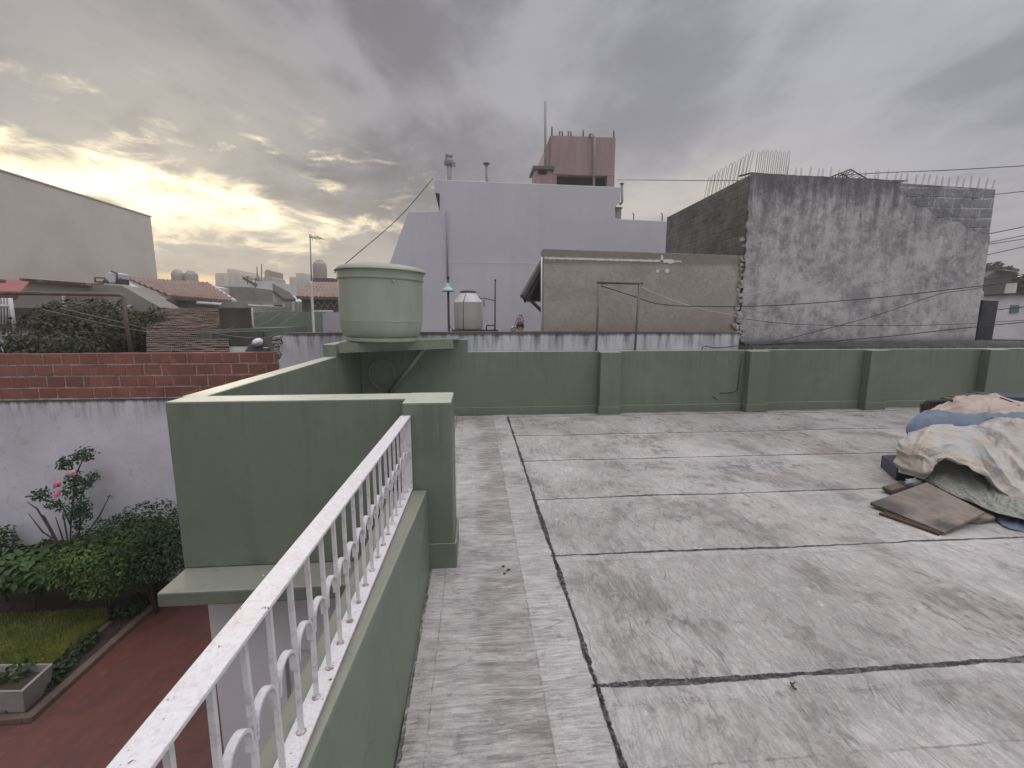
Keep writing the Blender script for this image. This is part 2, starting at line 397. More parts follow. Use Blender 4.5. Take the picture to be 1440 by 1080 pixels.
def f_hollow(t):
    P = t.pos(); a = t.noise(P, 2.1, 5, .6); b = t.noise(t.mul(P, (2, 2, 14)), 2.5, 4, .6)
    col = t.mix(t.ss(a, .35, .65), (.165, .060, .040), (.225, .085, .055))
    col = t.mix(t.ss(b, .5, .8, 0, .5), col, (.14, .042, .028))
    col = t.mix(t.ss(t.noise(P, 6, 6, .7), .60, .72, 0, .45), col, (.33, .20, .155))
    vc = t.sep(t.vor(t.mul(P, (3.87, 0, 5.65)), 1, 'F1', 'Color', .6))
    col = t.mix(t.ss(vc[0], .45, 1., 0, .55), col, (.125, .048, .034)); col = t.mix(t.ss(vc[1], .6, 1., 0, .45), col, (.27, .125, .085))
    col = t.mix(t.ss(t.noise(P, 3.3, 7, .75), .56, .70, 0, .55), col, (.075, .052, .045))
    ridge = t.m('ABSOLUTE', t.m('SINE', t.m('MULTIPLY', t.sep(P)[2], 210.0)))
    return {'Base Color': col, 'Roughness': .8, 'Normal': t.bump(t.m('ADD', ridge, t.noise(P, 40, 3)), .25, .004)}
M_hollow = mat('red_hollow_block', f_hollow)
M_mortar = mat('cement_mortar', lambda t: {'Base Color': t.mix(t.ss(t.noise(t.pos(), 9, 6, .75), .35, .6), (.20, .15, .13), (.36, .32, .30)), 'Roughness': .95, 'Normal': t.bump(t.noise(t.pos(), 40, 4), .5, .01)})


def f_grey(t):
    P = t.pos(); x, y, z = t.sep(P)[:3]
    a = t.noise(P, 1.1, 8, .74, .2); b = t.noise(P, 6.5, 9, .78, .3); s_ = t.noise(t.mul(P, (4.0, 4.0, .5)), 1.3, 8, .76, .35); f_ = t.noise(P, 34, 5, .75); c = t.noise(P, 2.4, 8, .76, .2)
    mixn = t.m('ADD', t.m('MULTIPLY', a, .34), t.m('ADD', t.m('MULTIPLY', b, .28), t.m('ADD', t.m('MULTIPLY', s_, .12), t.m('MULTIPLY', c, .26))))
    col = t.mix(t.ss(mixn, .425, .585), (.52, .515, .495), (.225, .225, .218))
    col = t.mix(t.ss(t.m('ADD', t.m('MULTIPLY', b, .6), t.m('MULTIPLY', f_, .4)), .53, .66, 0, .5), col, (.130, .130, .126))
    up = t.m('MULTIPLY', t.ss(z, 2.0, 3.95), t.ss(t.m('ADD', t.m('MULTIPLY', s_, .6), t.m('MULTIPLY', b, .4)), .42, .58))
    col = t.mix(t.m('MULTIPLY', up, .50), col, (.115, .116, .115))
    drip = t.m('MULTIPLY', t.ss(t.m('ADD', z, t.m('MULTIPLY', s_, 1.6)), 4.05, 4.65), .7)
    col = t.mix(drip, col, (.07, .072, .078))
    lowd = t.m('MULTIPLY', t.ss(t.m('ADD', z, t.m('MULTIPLY', b, .25)), 1.42, 1.18), .85)
    col = t.mix(lowd, col, (.07, .07, .07))
    col = t.mix(t.ss(f_, .60, .74, 0, .5), col, (.50, .51, .52))
    return {'Base Color': col, 'Roughness': .93, 'Normal': t.bump(t.m('ADD', b, t.m('MULTIPLY', f_, .6)), 1.0, .035)}
M_grey = mat('weathered_cement_render', f_grey)


def f_block(t, c1=(.150, .142, .134), c2=(.20, .19, .18), mo=(.245, .235, .225), white=.25):
    P = t.pos(); n = t.new('ShaderNodeTexBrick')
    x, y, z = t.sep(P)[:3]
    wv = t.m('MULTIPLY', t.m('SUBTRACT', t.noise(P, 7, 5, .7), .5), .10)
    t.put(n.inputs['Vector'], t.comb(t.m('ADD', t.m('ADD', x, y), wv), t.m('ADD', z, wv), 0.0))
    n.inputs['Scale'].default_value = 1; n.inputs['Brick Width'].default_value = .36; n.inputs['Row Height'].default_value = .165
    n.inputs['Mortar Size'].default_value = .020; n.inputs['Mortar Smooth'].default_value = .8
    n.inputs['Color1'].default_value = (*c1, 1); n.inputs['Color2'].default_value = (*c2, 1); n.inputs['Mortar'].default_value = (*mo, 1)
    b = t.noise(P, 5.5, 9, .78, .3); a = t.noise(P, 1.6, 7, .7)
    col = t.mix(t.ss(t.m('ADD', t.m('MULTIPLY', a, .5), t.m('MULTIPLY', b, .5)), .42, .58), n.outputs[0], tuple(q * .72 for q in c1))
    col = t.mix(t.ss(t.noise(P, 13, 7, .78), .54, .66, 0, white), col, (.46, .46, .465))
    return {'Base Color': col, 'Roughness': .95, 'Normal': t.bump(t.m('ADD', t.m('MULTIPLY', n.outputs[1], -.7), b), .8, .03)}
M_block_f = mat('mortar_smeared_blocks', lambda t: f_block(t, (.20, .205, .21), (.26, .265, .27), (.44, .445, .45), .95))
M_block = mat('bare_block_courses', f_block)


def f_brown(t):
    P = t.pos(); a = t.noise(P, 1.0, 6, .62, .8); sw = t.noise(P, 7, 5, .65, 2.2); z = t.sep(P)[2]
    col = t.mix(t.ss(t.m('ADD', t.m('MULTIPLY', a, .5), t.m('MULTIPLY', sw, .5)), .40, .62), (.250, .230, .200), (.33, .308, .272))
    pat = t.ss(t.m('ABSOLUTE', t.m('SUBTRACT', t.noise(P, 5.5, 6, .7, 2.8), .5)), .03, .0)
    col = t.mix(t.m('MULTIPLY', pat, .35), col, (.34, .315, .29))
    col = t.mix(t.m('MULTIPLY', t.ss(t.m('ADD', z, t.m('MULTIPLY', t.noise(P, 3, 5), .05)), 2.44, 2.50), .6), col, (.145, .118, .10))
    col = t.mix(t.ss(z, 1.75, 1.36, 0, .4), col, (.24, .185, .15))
    return {'Base Color': col, 'Roughness': .95, 'Normal': t.bump(t.m('ADD', sw, t.noise(P, 30, 4)), .45, .015)}
M_brown = mat('brown_cement_render', f_brown)


def f_lilac(t):
    P = t.pos(); a = t.noise(P, .35, 5, .6, .4); s_ = t.noise(t.mul(P, (5, 5, .35)), .9, 6, .65); z = t.sep(P)[2]
    col = t.mix(t.ss(a, .3, .7), (.445, .435, .462), (.495, .487, .512))
    col = t.mix(t.m('MULTIPLY', t.ss(t.m('ADD', t.m('MULTIPLY', s_, .5), t.m('MULTIPLY', t.noise(P, .8, 7, .7), .5)), .46, .66), .26), col, (.38, .37, .395))
    col = t.mix(t.ss(t.noise(P, 1.3, 6, .7), .60, .74, 0, .3), col, (.44, .43, .48))
    return {'Base Color': col, 'Roughness': .85, 'Normal': t.bump(t.noise(P, 9, 5, .7), .3, .02)}
M_lilac = mat('lilac_wall_paint', f_lilac)


def plain(name, c, var=.8, sc_=3, rough=.8, bump=.2, stretch=(1, 1, 1), metal=0):
    def f(t):
        P = t.mul(t.pos(), stretch); n = t.noise(P, sc_, 6, .65, .3); k = t.noise(P, sc_ * 9, 4, .7)
        col = t.mix(t.ss(n, .32, .68), c, tuple(x * var for x in c))
        col = t.mix(t.ss(k, .55, .8, 0, .35), col, tuple(x * var * .8 for x in c))
        return {'Base Color': col, 'Normal': t.bump(t.m('ADD', n, k), bump, .012)}
    return mat(name, f, rough=rough, metal=metal)


M_pink = plain('faded_pink_paint', (.30, .215, .21), .78, 1.2, .85, .25, (3, 3, .4))
M_beige = plain('beige_party_wall', (.57, .525, .465), .88, .5, .9, .3)
M_dark = plain('dark_void', (.025, .025, .025), .8)
M_iron = plain('dark_iron', (.055, .052, .05), .7, 8, .6)
M_rust = plain('rusty_iron', (.11, .065, .045), .6, 14, .85)
M_rebar = plain('pale_rusted_rebar', (.20, .165, .14), .7, 14, .8)
M_galv = plain('galvanised_pipe', (.26, .26, .26), .8, 6, .5)
M_greenpipe = plain('grey_green_pipe', (.13, .15, .12), .75, 6, .6)
M_housewhite = plain('house_white_render', (.56, .55, .545), .93, 1.2, .85, .2)
M_white = plain('white_plaster', (.56, .55, .54), .82, 1.5, .85, .2)
M_greyw = plain('grey_plaster', (.30, .295, .28), .75, 1.2, .9, .3)
M_olive = plain('olive_grey_plaster', (.225, .215, .185), .75, 1.0, .9, .3)
M_redsheet = plain('red_roof_sheet', (.30, .10, .10), .8, 1.2, .7, .2)
M_plastic = plain('grey_tank_plastic', (.42, .42, .385), .88, 2, .55, .1, (3, 3, .5))
M_tankdark = plain('dark_tank_plastic', (.085, .075, .07), .8, 2, .6, .15)
M_tankbeige = plain('beige_fibre_cement', (.36, .33, .29), .85, 2, .85, .15)
M_farb = plain('far_concrete', (.30, .285, .265), .85, .05, .9, 0)
M_teal = plain('teal_enamel', (.30, .50, .46), .85, 5, .4, .05)
M_wood = plain('dark_timber', (.030, .024, .022), .7, 3, .75, .3)
M_slat = plain('roof_slate', (.060, .055, .054), .75, 4, .75, .3)
M_cable = mat('black_cable', color=(.025, .025, .027), rough=.6)
M_cable2 = mat('pale_cord', color=(.42, .40, .38), rough=.7)
M_line = mat('washed_line', color=(.22, .215, .20), rough=.7)
M_soil = plain('dark_soil', (.045, .033, .025), .6, 5, .95, .6)
M_curb = plain('worn_curb', (.14, .095, .075), .7, 5, .9, .4)
M_concrete = plain('planter_concrete', (.27, .255, .25), .75, 3, .9, .3)
M_hose = mat('hose_rubber', color=(.22, .23, .21), rough=.5)
M_skin = mat('skin', color=(.42, .25, .18), rough=.6)
M_hair = mat('dark_hair', color=(.018, .014, .013), rough=.55)
M_cloth = plain('dark_cloth', (.06, .06, .075), .7, 8, .9, .3)
M_capwhite = plain('white_cloth', (.68, .67, .66), .85, 9, .85, .3)
def f_ply(t):
    P = t.pos(); a = t.noise(P, 3.1, 7, .7, .4); g = t.noise(t.mul(P, (4, 1.2, 1)), 9, 5, .7); k = t.noise(P, 26, 5, .7)
    col = t.mix(t.ss(t.m('ADD', t.m('MULTIPLY', a, .6), t.m('MULTIPLY', g, .4)), .40, .62), (.225, .192, .16), (.135, .113, .095))
    for cx, cy, r in ((3.33, 3.26, .24), (3.50, 2.88, .13), (3.9, 2.99, .07)):
        dd = t.vm('LENGTH', t.vm('SUBTRACT', P, (cx, cy, .05)))
        col = t.mix(t.m('MULTIPLY', t.ss(t.m('ADD', dd, t.m('MULTIPLY', t.m('SUBTRACT', a, .5), .45)), r, r * .35), .82), col, (.045, .042, .04))
    col = t.mix(t.ss(k, .62, .72, 0, .6), col, (.06, .05, .045))
    return {'Base Color': col, 'Roughness': .88, 'Normal': t.bump(t.m('ADD', g, k), .4, .008)}
M_ply = mat('weathered_plywood', f_ply)
M_plank = plain('reddish_plank', (.115, .080, .066), .7, 6, .85, .3)
M_brownhide = plain('brown_leatherette', (.14, .075, .055), .7, 6, .6, .2)
M_navy = plain('navy_plastic', (.035, .05, .075), .7, 5, .5, .2)
M_pinkpad = plain('dusty_pink_sheet', (.42, .31, .29), .85, 4, .8, .2)


def f_tile(t):
    P = t.pos(); x, y, z = t.sep(P)[:3]
    n = t.new('ShaderNodeTexBrick'); t.put(n.inputs['Vector'], t.comb(x, y, 0.0)); n.offset = 0
    n.inputs['Scale'].default_value = 1; n.inputs['Brick Width'].default_value = .2; n.inputs['Row Height'].default_value = .2
    n.inputs['Mortar Size'].default_value = .004; n.inputs['Mortar Smooth'].default_value = .6
    n.inputs['Color1'].default_value = (.112, .041, .032, 1); n.inputs['Color2'].default_value = (.132, .047, .036, 1); n.inputs['Mortar'].default_value = (.088, .036, .030, 1)
    s_ = t.noise(t.mul(P, (1, .5, 1)), 3.2, 6, .66, .6)
    col = t.mix(t.ss(s_, .40, .65, 0, .55), n.outputs[0], (.072, .030, .025))
    col = t.mix(t.ss(t.noise(P, 9, 6, .75), .56, .70, 0, .45), col, (.20, .095, .075))
    col = t.mix(t.ss(t.noise(P, 1.1, 5, .65), .52, .68, 0, .5), col, (.055, .03, .025))
    return {'Base Color': col, 'Roughness': t.ss(s_, .3, .7, .38, .6), 'Normal': t.bump(t.m('SUBTRACT', s_, n.outputs[1]), .25, .006)}
M_tile = mat('red_patio_tile', f_tile)


def leafmat(name, a, b, sc_=3.2, rough=.7):
    def f(t):
        P = t.pos(); n = t.noise(P, sc_, 4, .6); k = t.noise(P, 24, 2, .6)
        col = t.mix(t.ss(n, .35, .65), a, b); col = t.mix(t.ss(k, .3, .75, 0, .5), col, tuple(x * 1.5 for x in b))
        return {'Base Color': col, 'Roughness': rough, 'Specular IOR Level': .25}
    return mat(name, f)
M_leaf = leafmat('clipped_shrub_leaf', (.028, .053, .013), (.062, .105, .022))
M_leafd = leafmat('dark_shrub_leaf', (.016, .030, .014), (.030, .052, .020))
M_leafb = leafmat('broad_leaf', (.024, .048, .016), (.050, .088, .028), 5)
M_rose = leafmat('rose_leaf', (.028, .046, .030), (.050, .080, .048), 6)
M_ivy = leafmat('bush_leaf', (.026, .030, .018), (.044, .048, .028), 1.2, .8)
M_treef = leafmat('far_tree_leaf', (.024, .035, .018), (.050, .062, .032), .8, .7)
M_grass = leafmat('lawn_blade', (.085, .115, .018), (.19, .215, .042), 3.4)
M_lawn = plain('lawn_earth', (.055, .070, .016), .65, 3, .95, .5)
M_stem = plain('woody_stem', (.075, .055, .042), .7, 9, .9, .3)
M_petal = mat('rose_petal', color=(.70, .16, .26), rough=.6)
M_petalpale = mat('pale_rose_petal', color=(.66, .34, .34), rough=.6)


def f_rooftile(c1, c2, row=.16, slope_axis='y', moss=0.0):
    def f(t):
        P = t.pos(); x, y, z = t.sep(P)[:3]
        n = t.noise(P, 1.6, 6, .66, .4); k = t.noise(t.mul(P, (3, 3, 9)), 2.5, 5, .7)
        col = t.mix(t.ss(n, .35, .65), c1, c2)
        col = t.mix(t.ss(k, .48, .7, 0, .7 + moss), col, tuple(q * .35 for q in c1))
        return {'Base Color': col, 'Roughness': .9, 'Normal': t.bump(k, .4, .02)}
    return f
M_rtile = mat('red_roof_tile', f_rooftile((.205, .140, .115), (.26, .188, .158)))
M_mossy = mat('old_mossy_tile', f_rooftile((.115, .085, .070), (.20, .15, .125), moss=.25))


def f_tarp(base, dirt, net=False, fade=None):
    def f(t):
        P = t.pos(); a = t.noise(P, 2.6, 6, .62, .6); b = t.noise(P, 9, 6, .7, .8); x, y, z = t.sep(P)[:3]
        col = t.mix(t.ss(a, .38, .64), base, dirt)
        if fade:
            col = t.mix(t.ss(t.m('ADD', t.m('MULTIPLY', t.noise(P, 3.2, 6, .7, 1.6), .7), t.m('MULTIPLY', b, .3)), .50, .58, 0, .9), col, fade)
        if net:
            u = t.m('ADD', y, t.m('MULTIPLY', z, .55)); v = t.m('SUBTRACT', z, t.m('MULTIPLY', y, .35))
            jw = t.m('MULTIPLY', t.noise(P, 6, 3), .06); u = t.m('ADD', u, jw); v = t.m('ADD', v, jw)
            cell = t.m('MAXIMUM', t.m('SINE', t.m('MULTIPLY', u, 150.)), t.m('SINE', t.m('MULTIPLY', v, 175.)))
            mask = t.ss(t.noise(P, 3.1, 4), .34, .52)
            col = t.mix(t.m('MULTIPLY', mask, .75), col, (.155, .17, .14))
            col = t.mix(t.m('MULTIPLY', mask, t.ss(cell, .80, .97, 0, .45)), col, (.33, .34, .30))
        col = t.mix(t.ss(b, .56, .75, 0, .45), col, tuple(q * .55 for q in dirt))
        return {'Base Color': col, 'Roughness': .62, 'Normal': t.bump(t.m('ADD', b, t.m('MULTIPLY', t.ss(t.m('ABSOLUTE', t.m('SUBTRACT', t.noise(t.mul(P, (1.2, .8, 1.6)), 3.5, 4, .6, .8), .5)), .05, 0), .5)), .40, .02)}
    return f
M_tcream = mat('cream_tarp', f_tarp((.40, .335, .28), (.31, .25, .20)))
M_tblue = mat('faded_blue_tarp', f_tarp((.085, .118, .165), (.125, .160, .20)))
M_tgrey = mat('grey_net_tarp', f_tarp((.40, .375, .335), (.30, .275, .235), True, (.27, .285, .275)))

# ------------------------------------------------------------------ ground and terrace
GZ = -2.8
g = MB(); g.add([(-300, -200, GZ - .12), (300, -200, GZ - .12), (300, 600, GZ - .12), (-300, 600, GZ - .12)], [(0, 1, 2, 3)])
struct(g.build('ground', plain('town_ground', (.14, .13, .12), .7, .3, .95, 0)))


def floor_sheet(x0, x1, y0, y1, step, name):
    m = MB(); nx = int((x1 - x0) / step) + 1; ny = int((y1 - y0) / step) + 1
    rows = [[Vector((x0 + (x1 - x0) * i / nx, y0 + (y1 - y0) * j / ny, .006 * mnoise.noise((i * .05, j * .05, 3.1)))) for i in range(nx + 1)] for j in range(ny + 1)]
    m.grid(rows); return m.build(name, M_floor)
fl = MB()
def fsheet(x0, x1, y0, y1, st):
    nx = max(1, int((x1 - x0) / st)); ny = max(1, int((y1 - y0) / st)); rows = []
    for j in range(ny + 1):
        r_ = []
        for i in range(nx + 1):
            x, y = x0 + (x1 - x0) * i / nx, y0 + (y1 - y0) * j / ny
            zz = .010 * mnoise.noise((x * .9, y * .9, 3.1)) + .004 * mnoise.noise((x * 3.3, y * 3.3, 1.1))
            if x > .53: zz += .002 * mnoise.noise((x * 11 + mnoise.noise((x, y, 5)), y * 1.6, 7.7))
            else: zz += .002 * mnoise.noise((x * 1.6, y * 12 + mnoise.noise((x, y, 5)), 2.7))
            r_.append(Vector((x, y, zz)))
        rows.append(r_)
    fl.grid(rows)
fsheet(-.303, 6.0, .7, 7.19, .03)
fsheet(6.0, 15.0, .7, 7.19, .15)
fsheet(-.303, 15.0, -4.5, .7, .3)
fsheet(-1.79, -.303, 3.08, 7.19, .06)
fo = struct(fl.build('terrace_floor', M_floor))
sl = MB().box(-.3, 15, -4.5, 7.18, -.17, -.03); sl.box(-1.79, -.3, 3.08, 7.18, -.17, -.03)
struct(sl.build('terrace_slab', M_housewhite))


# rear parapet -----------------------------------------------------------------
YW = 7.2
rp = thing('rear_parapet', 'long sage green parapet wall with pillars across the back of the terrace', 'parapet wall', (4, YW, 0))
wv = MB(); n = 120
def wall_strip(mb, x0, x1, y0, y1, z0, z1): return mb.box(x0, x1, y0, y1, z0, z1)
pw_ = MB().xz([(-1.8, -.1), (-1.8, 1.235), (-.115, 1.235), (-.115, 1.035), (15, 1.035), (15, -.1)], YW, YW + .10)
pw_.build('wall', M_green, rp, bevel=.008)
edges = [-.115] + [v for a, b in ((2.02, 2.36), (4.55, 4.90), (6.70, 7.05), (8.92, 9.28), (11.1, 11.45), (13.3, 13.65)) for v in (a, b)] + [15]
for a, b in zip(edges[1:-1:2], edges[2:-1:2]):
    p_ = MB().box(a, b, YW - .15, YW - .001, 0, 1.028); p_.build('pillar', M_green, rp, bevel=.010)
    k_ = MB().box(a - .012, b + .012, YW - .168, YW - .152, 0, .135); k_.box(a - .014, a - .002, YW - .152, YW - .03, 0, .135); k_.box(b + .002, b + .014, YW - .152, YW - .03, 0, .135)
    k_.build('skirting', M_green_b, rp, bevel=.005)
for a, b in zip([-1.79] + edges[2:-1:2], edges[1:-1:2] + [15]):
    MB().box(a + .016, b - .016, YW - .030, YW - .002, -.01, .135 + random.uniform(-.01, .01)).build('skirting', M_green_b, rp, bevel=.006)

# left parapet, corner block and pier -----------------------------------------
cp = thing('corner_parapet', 'sage green corner parapet block with pier beside the white railing', 'parapet wall', (-1.9, 2.9, 0))
MB().box(-1.90, -.43, 2.865, 3.075, -.02, 1.08).build('block', M_green, cp, bevel=.010)
MB().box(-.445, -.146, 2.705, 3.073, -.02, 1.083).build('pier', M_green, cp, bevel=.012)
MB().box(-.449, -.134, 2.690, 2.703, 0, .17).box(-.144, -.131, 2.704, 3.07, 0, .17).build('skirting', M_green_b, cp, bevel=.004)
MB().prism([(-1.935, 3.077, -.02), (-1.955, 6.0, -.02), (-1.80, 6.0, -.02), (-1.775, 3.077, -.02)], (0, 0, 1.098)).build('wall', M_green, cp, bevel=.010)
MB().box(-1.965, -1.803, 6.002, 7.32, -.02, 1.24).build('end_post', M_green, cp, bevel=.010)
for x, y in ((-1.04, 2.93), (-1.01, 2.945), (-1.06, 2.92), (-.98, 2.955), (-.60, 2.93), (-.58, 2.95), (-1.35, 2.74)):
    zz = 1.082 if y > 2.8 else -.019
    a = random.random() * 3; r_ = random.uniform(.006, .013)
    MB().add([(x + r_ * math.cos(a + k * 1.05) * random.uniform(.6, 1.3), y + r_ * 1.4 * math.sin(a + k * 1.05), zz) for k in range(6)], [range(6)]).build('paint_fleck', M_capwhite, cp)

# house below the terrace ------------------------------------------------------
hs = thing('house', 'white house wall with sage green slab ledge beneath the terrace corner', 'house', (-1.2, 3, GZ))
MB().box(-1.896, -.52, 2.60, 3.07, -.115, -.022).build('ledge', M_green_b, hs, bevel=.010)
b_ = MB().xz([(-1.79, GZ - .1), (-1.79, -.117), (-.525, -.117), (-.525, -.67), (-1.33, -.67), (-1.33, GZ - .1)], 2.88, 3.0)
b_.box(-1.79, -.525, 3.0, 7.3, GZ - .1, -.175); b_.box(-1.33, -.527, 2.925, 2.998, GZ - .1, -.672)
b_.box(-.522, 15, -4.5, 7.29, GZ - .1, -.18)
b_.build('wall', M_housewhite, hs, bevel=.006)

# low wall under the railing ---------------------------------------------------
lw = thing('low_wall', 'low sage green terrace edge wall carrying the white railing', 'low wall', (-.42, 0, 0))
tw0 = lambda y: -.305 - .0609 * max(0, 2.703 - max(y, .2))
lwm = MB(); prof_y = [2.703, 1.6, .6, -.5, -4.5]
lrows = [[Vector((-.53 - (.03 if y < .7 else 0), y, -.17)), Vector((-.53 - (.03 if y < .7 else 0), y, .53)), Vector((tw0(y), y, .53)), Vector((-.304, y, -.05))] for y in prof_y]
lwm.grid([r + [r[0]] for r in lrows], False); lwm.add(lrows[0], [(3, 2, 1, 0)]); lwm.add(lrows[-1], [(0, 1, 2, 3)])
bmm = lwm.build('wall', M_green_b, lw)
me_ = bmm.data; b2_ = bmesh.new(); b2_.from_mesh(me_); bmesh.ops.remove_doubles(b2_, verts=b2_.verts, dist=1e-4); bmesh.ops.recalc_face_normals(b2_, faces=b2_.faces); b2_.to_mesh(me_); b2_.free()
md_ = bmm.modifiers.new('bevel', 'BEVEL'); md_.width = .012; md_.segments = 2

# railing -----------------------------------------------------------------------
RX0 = -.420
def rx_(y): return RX0 - .021 * (2.7 - y)
ra = thing('railing', 'white painted iron railing with arched bars and chipped flat top rail', 'railing', (RX0, 1.2, .53))
SK = Vector((.026, 1, 0)).normalized()
def bar_(y0, y1, wa, wb, z0, z1): return MB().prism([(rx_(y0) - wa, y0, z0), (rx_(y0) + wb, y0, z0), (rx_(y1) + wb, y1, z0), (rx_(y1) - wa, y1, z0)], (0, 0, z1 - z0))
bar_(-1.5, 2.698, .032, .028, .996, 1.006).build('top_rail', M_rail, ra, bevel=.002)
bar_(-1.5, 2.690, .030, .026, .538, .548).build('bottom_rail', M_rail, ra, bevel=.002)
MB().box(RX0 - .030, RX0 + .026, 2.691, 2.699, .538, .995).build('end_post', M_rail_b, ra, bevel=.002)
ys = [2.625 - .1055 * k for k in range(28)]
for k, y in enumerate(ys):
    x = rx_(y); b_ = random.uniform(-.0025, .0025); c_ = random.uniform(-.002, .002)
    MB().tube([(x, y, .549), (x + b_, y + c_, .76), (x, y, .995)], .0078, 4).build('baluster', M_rail_b, ra)
    MB().lathe([(.013, 0), (.011, .003), (.006, .007)], (x, y, .548), 8).build('weld_bead', M_weld, ra)
arch_ys = [2.69] + ys
for k, y in enumerate(ys):
    y1 = arch_ys[k]; m_ = MB(); a0, a1 = y + .011, y1 - .011
    sec = [(a0 - .003, .742)] + [((a0 + a1) / 2 - (a1 - a0) / 2 * math.cos(math.pi * j / 12), .768 + (a1 - a0) / 2 * .96 * math.sin(math.pi * j / 12)) for j in range(13)] + [(a1 + .002, .735)]
    sec = [Vector((rx_(q[0]), q[0], q[1])) for q in sec]; rows = []
    for j, q in enumerate(sec):
        t_ = (sec[min(j + 1, len(sec) - 1)] - sec[max(j - 1, 0)]).normalized(); nn = Vector((0, -t_.z, t_.y)) * .0035
        rows.append([q + nn + Vector((-.0085, 0, 0)), q + nn + Vector((.0085, 0, 0)), q - nn + Vector((.0085, 0, 0)), q - nn + Vector((-.0085, 0, 0)), q + nn + Vector((-.0085, 0, 0))])
    m_.grid(rows, smooth=False); m_.build('arch', M_rail_b, ra)

# ------------------------------------------------------------------ corner tank
st_ = thing('tank_shelf', 'green steel corner shelf with diagonal brace under the large round tank', 'shelf', (-1.2, 6.7, 1.2))
A_, B_ = Vector((-1.815, 6.13, 0)), Vector((-.33, 6.90, 0)); dr = (B_ - A_).normalized(); nr_ = Vector((dr.y, -dr.x, 0))
MB().prism([(-1.80, 7.198, 1.242), (-1.80, 6.155, 1.242), (-.30, 6.93, 1.242), (-.22, 7.198, 1.242)], (0, 0, .012)).build('plate', M_steel, st_)
fb = MB().prism([A_ + nr_ * .012 + Vector((0, 0, 1.13)), B_ + nr_ * .012 + Vector((0, 0, 1.13)), B_ + Vector((0, 0, 1.13)), A_ + Vector((0, 0, 1.13))], (0, 0, .111))
fb.prism([A_ + nr_ * .06 + Vector((0, 0, 1.12)), B_ + nr_ * .06 + Vector((0, 0, 1.12)), B_ + Vector((0, 0, 1.12)), A_ + Vector((0, 0, 1.12))], (0, 0, .009))
fb.build('front_beam', M_steel, st_)
MB().tube([atY(598, 488, 6.78), atY(547, 554, 7.16)], .036, 10).build('brace', M_steel, st_)
TC = Vector((-1.335, 6.66, 1.256))
tilt = Matrix.Rotation(R(1.2), 3, 'Y')
tk = thing('water_tank', 'large pale green round water tank on the corner shelf', 'water tank', TC)
MB().lathe([(.0, 0), (.505, 0), (.51, .012), (.505, .05), (.49, .055)], TC, 48, tilt).build('base_ring', M_tank, tk, auto=R(35))
MB().lathe([(.46, .052), (.50, .060), (.535, .095), (.556, .15), (.566, .22), (.572, .27), (.576, .272), (.578, .80), (.579, .835)], TC, 64, tilt).build('body', M_tank, tk, auto=R(40))
MB().lathe([(.57, .836), (.590, .838), (.594, .845), (.596, .862), (.590, .868), (.594, .955)], TC, 64, tilt).build('collar', M_tank, tk, auto=R(40))
MB().lathe([(.585, .956), (.622, .953), (.628, .962), (.622, .985), (.57, 1.018), (.42, 1.048), (.20, 1.052), (.195, 1.068), (.0, 1.074)], TC, 64, tilt).build('lid', M_tank, tk, auto=R(45))
MB().lathe([(.0, 0), (.022, 0), (.022, .02), (.0, .02)], TC + Vector((.28, -.515, .80)), 10, Matrix.Rotation(R(80), 3, 'X')).build('fitting', M_tank, tk)
hc = MB()
for k, (rx, rz, ox, oz) in enumerate(((.205, .235, 0, 0), (.185, .225, .015, -.01), (.195, .215, -.01, .02))):
    c_ = atY(538, 527, 7.14)
    hc.tube([c_ + Vector((ox + rx * math.cos(a), -.008 * k, oz + rz * math.sin(a))) for a in [2 * math.pi * j / 30 for j in range(30)]], .0065, 6, closed=True)
hc.tube([c_ + Vector((.19, -.01, -.12)), c_ + Vector((.24, -.01, -.27)), c_ + Vector((.30, -.01, -.42))], .006, 6)
tag(hc.build('hose_coil', M_hose), 'coiled thin hose hanging on the green wall under the tank', 'hose')
tap = MB().tube([atY(592, 518, 7.195), atY(592, 518, 7.13)], .016, 8).tube([atY(592, 518, 7.13), atY(594, 522, 7.12)], .012, 8)
tag(tap.build('wall_tap', M_steel), 'small painted tap stub on the green wall beside the brace', 'tap')

# ------------------------------------------------------------------ boundary walls behind
wb = thing('boundary_wall', 'white mould streaked boundary wall showing above the green parapet', 'wall', (0, 7.4, GZ))
jag = [(-3.03, .34)]
z_ = .34
while z_ < 1.28:
    z_ += random.uniform(.05, .11); jag.append((-3.03 + random.uniform(-.06, .05), min(z_, 1.30)))
MB().xz(jag + [(-2.9, 1.345), (-1.2, 1.35), (1.2, 1.352), (4.50, 1.33), (4.52, GZ), (-3.0, GZ)], 7.32, 7.485).build('wall', M_white_m, wb, bevel=.01)
MB().xz([(4.522, GZ), (4.522, 1.085), (15, 1.06), (15, GZ)], 7.321, 7.485).build('wall', M_white_r, wb, bevel=.01)
rb = MB()
for k in range(26):
    z_ = .36 + k * .036; x_ = -3.06 + random.uniform(-.05, .03)
    rb.obox((x_, 7.40, z_), (random.uniform(.03, .07), 0, .01), (0, .07, .008), (.006, 0, random.uniform(.014, .03)))
rb.build('broken_edge', M_mortar, wb)
gw = thing('garden_wall', 'white garden wall topped with red hollow brick courses', 'wall', (-6, 7.4, GZ))
MB().box(-14, -3.035, 7.31, 7.46, GZ - .1, .343).build('wall', M_white_l, gw)
br = MB(); mo = MB(); rows_z = [.352 + .177 * k for k in range(4)]
mo.box(-14, -3.10, 7.3285, 7.45, .344, 1.03)
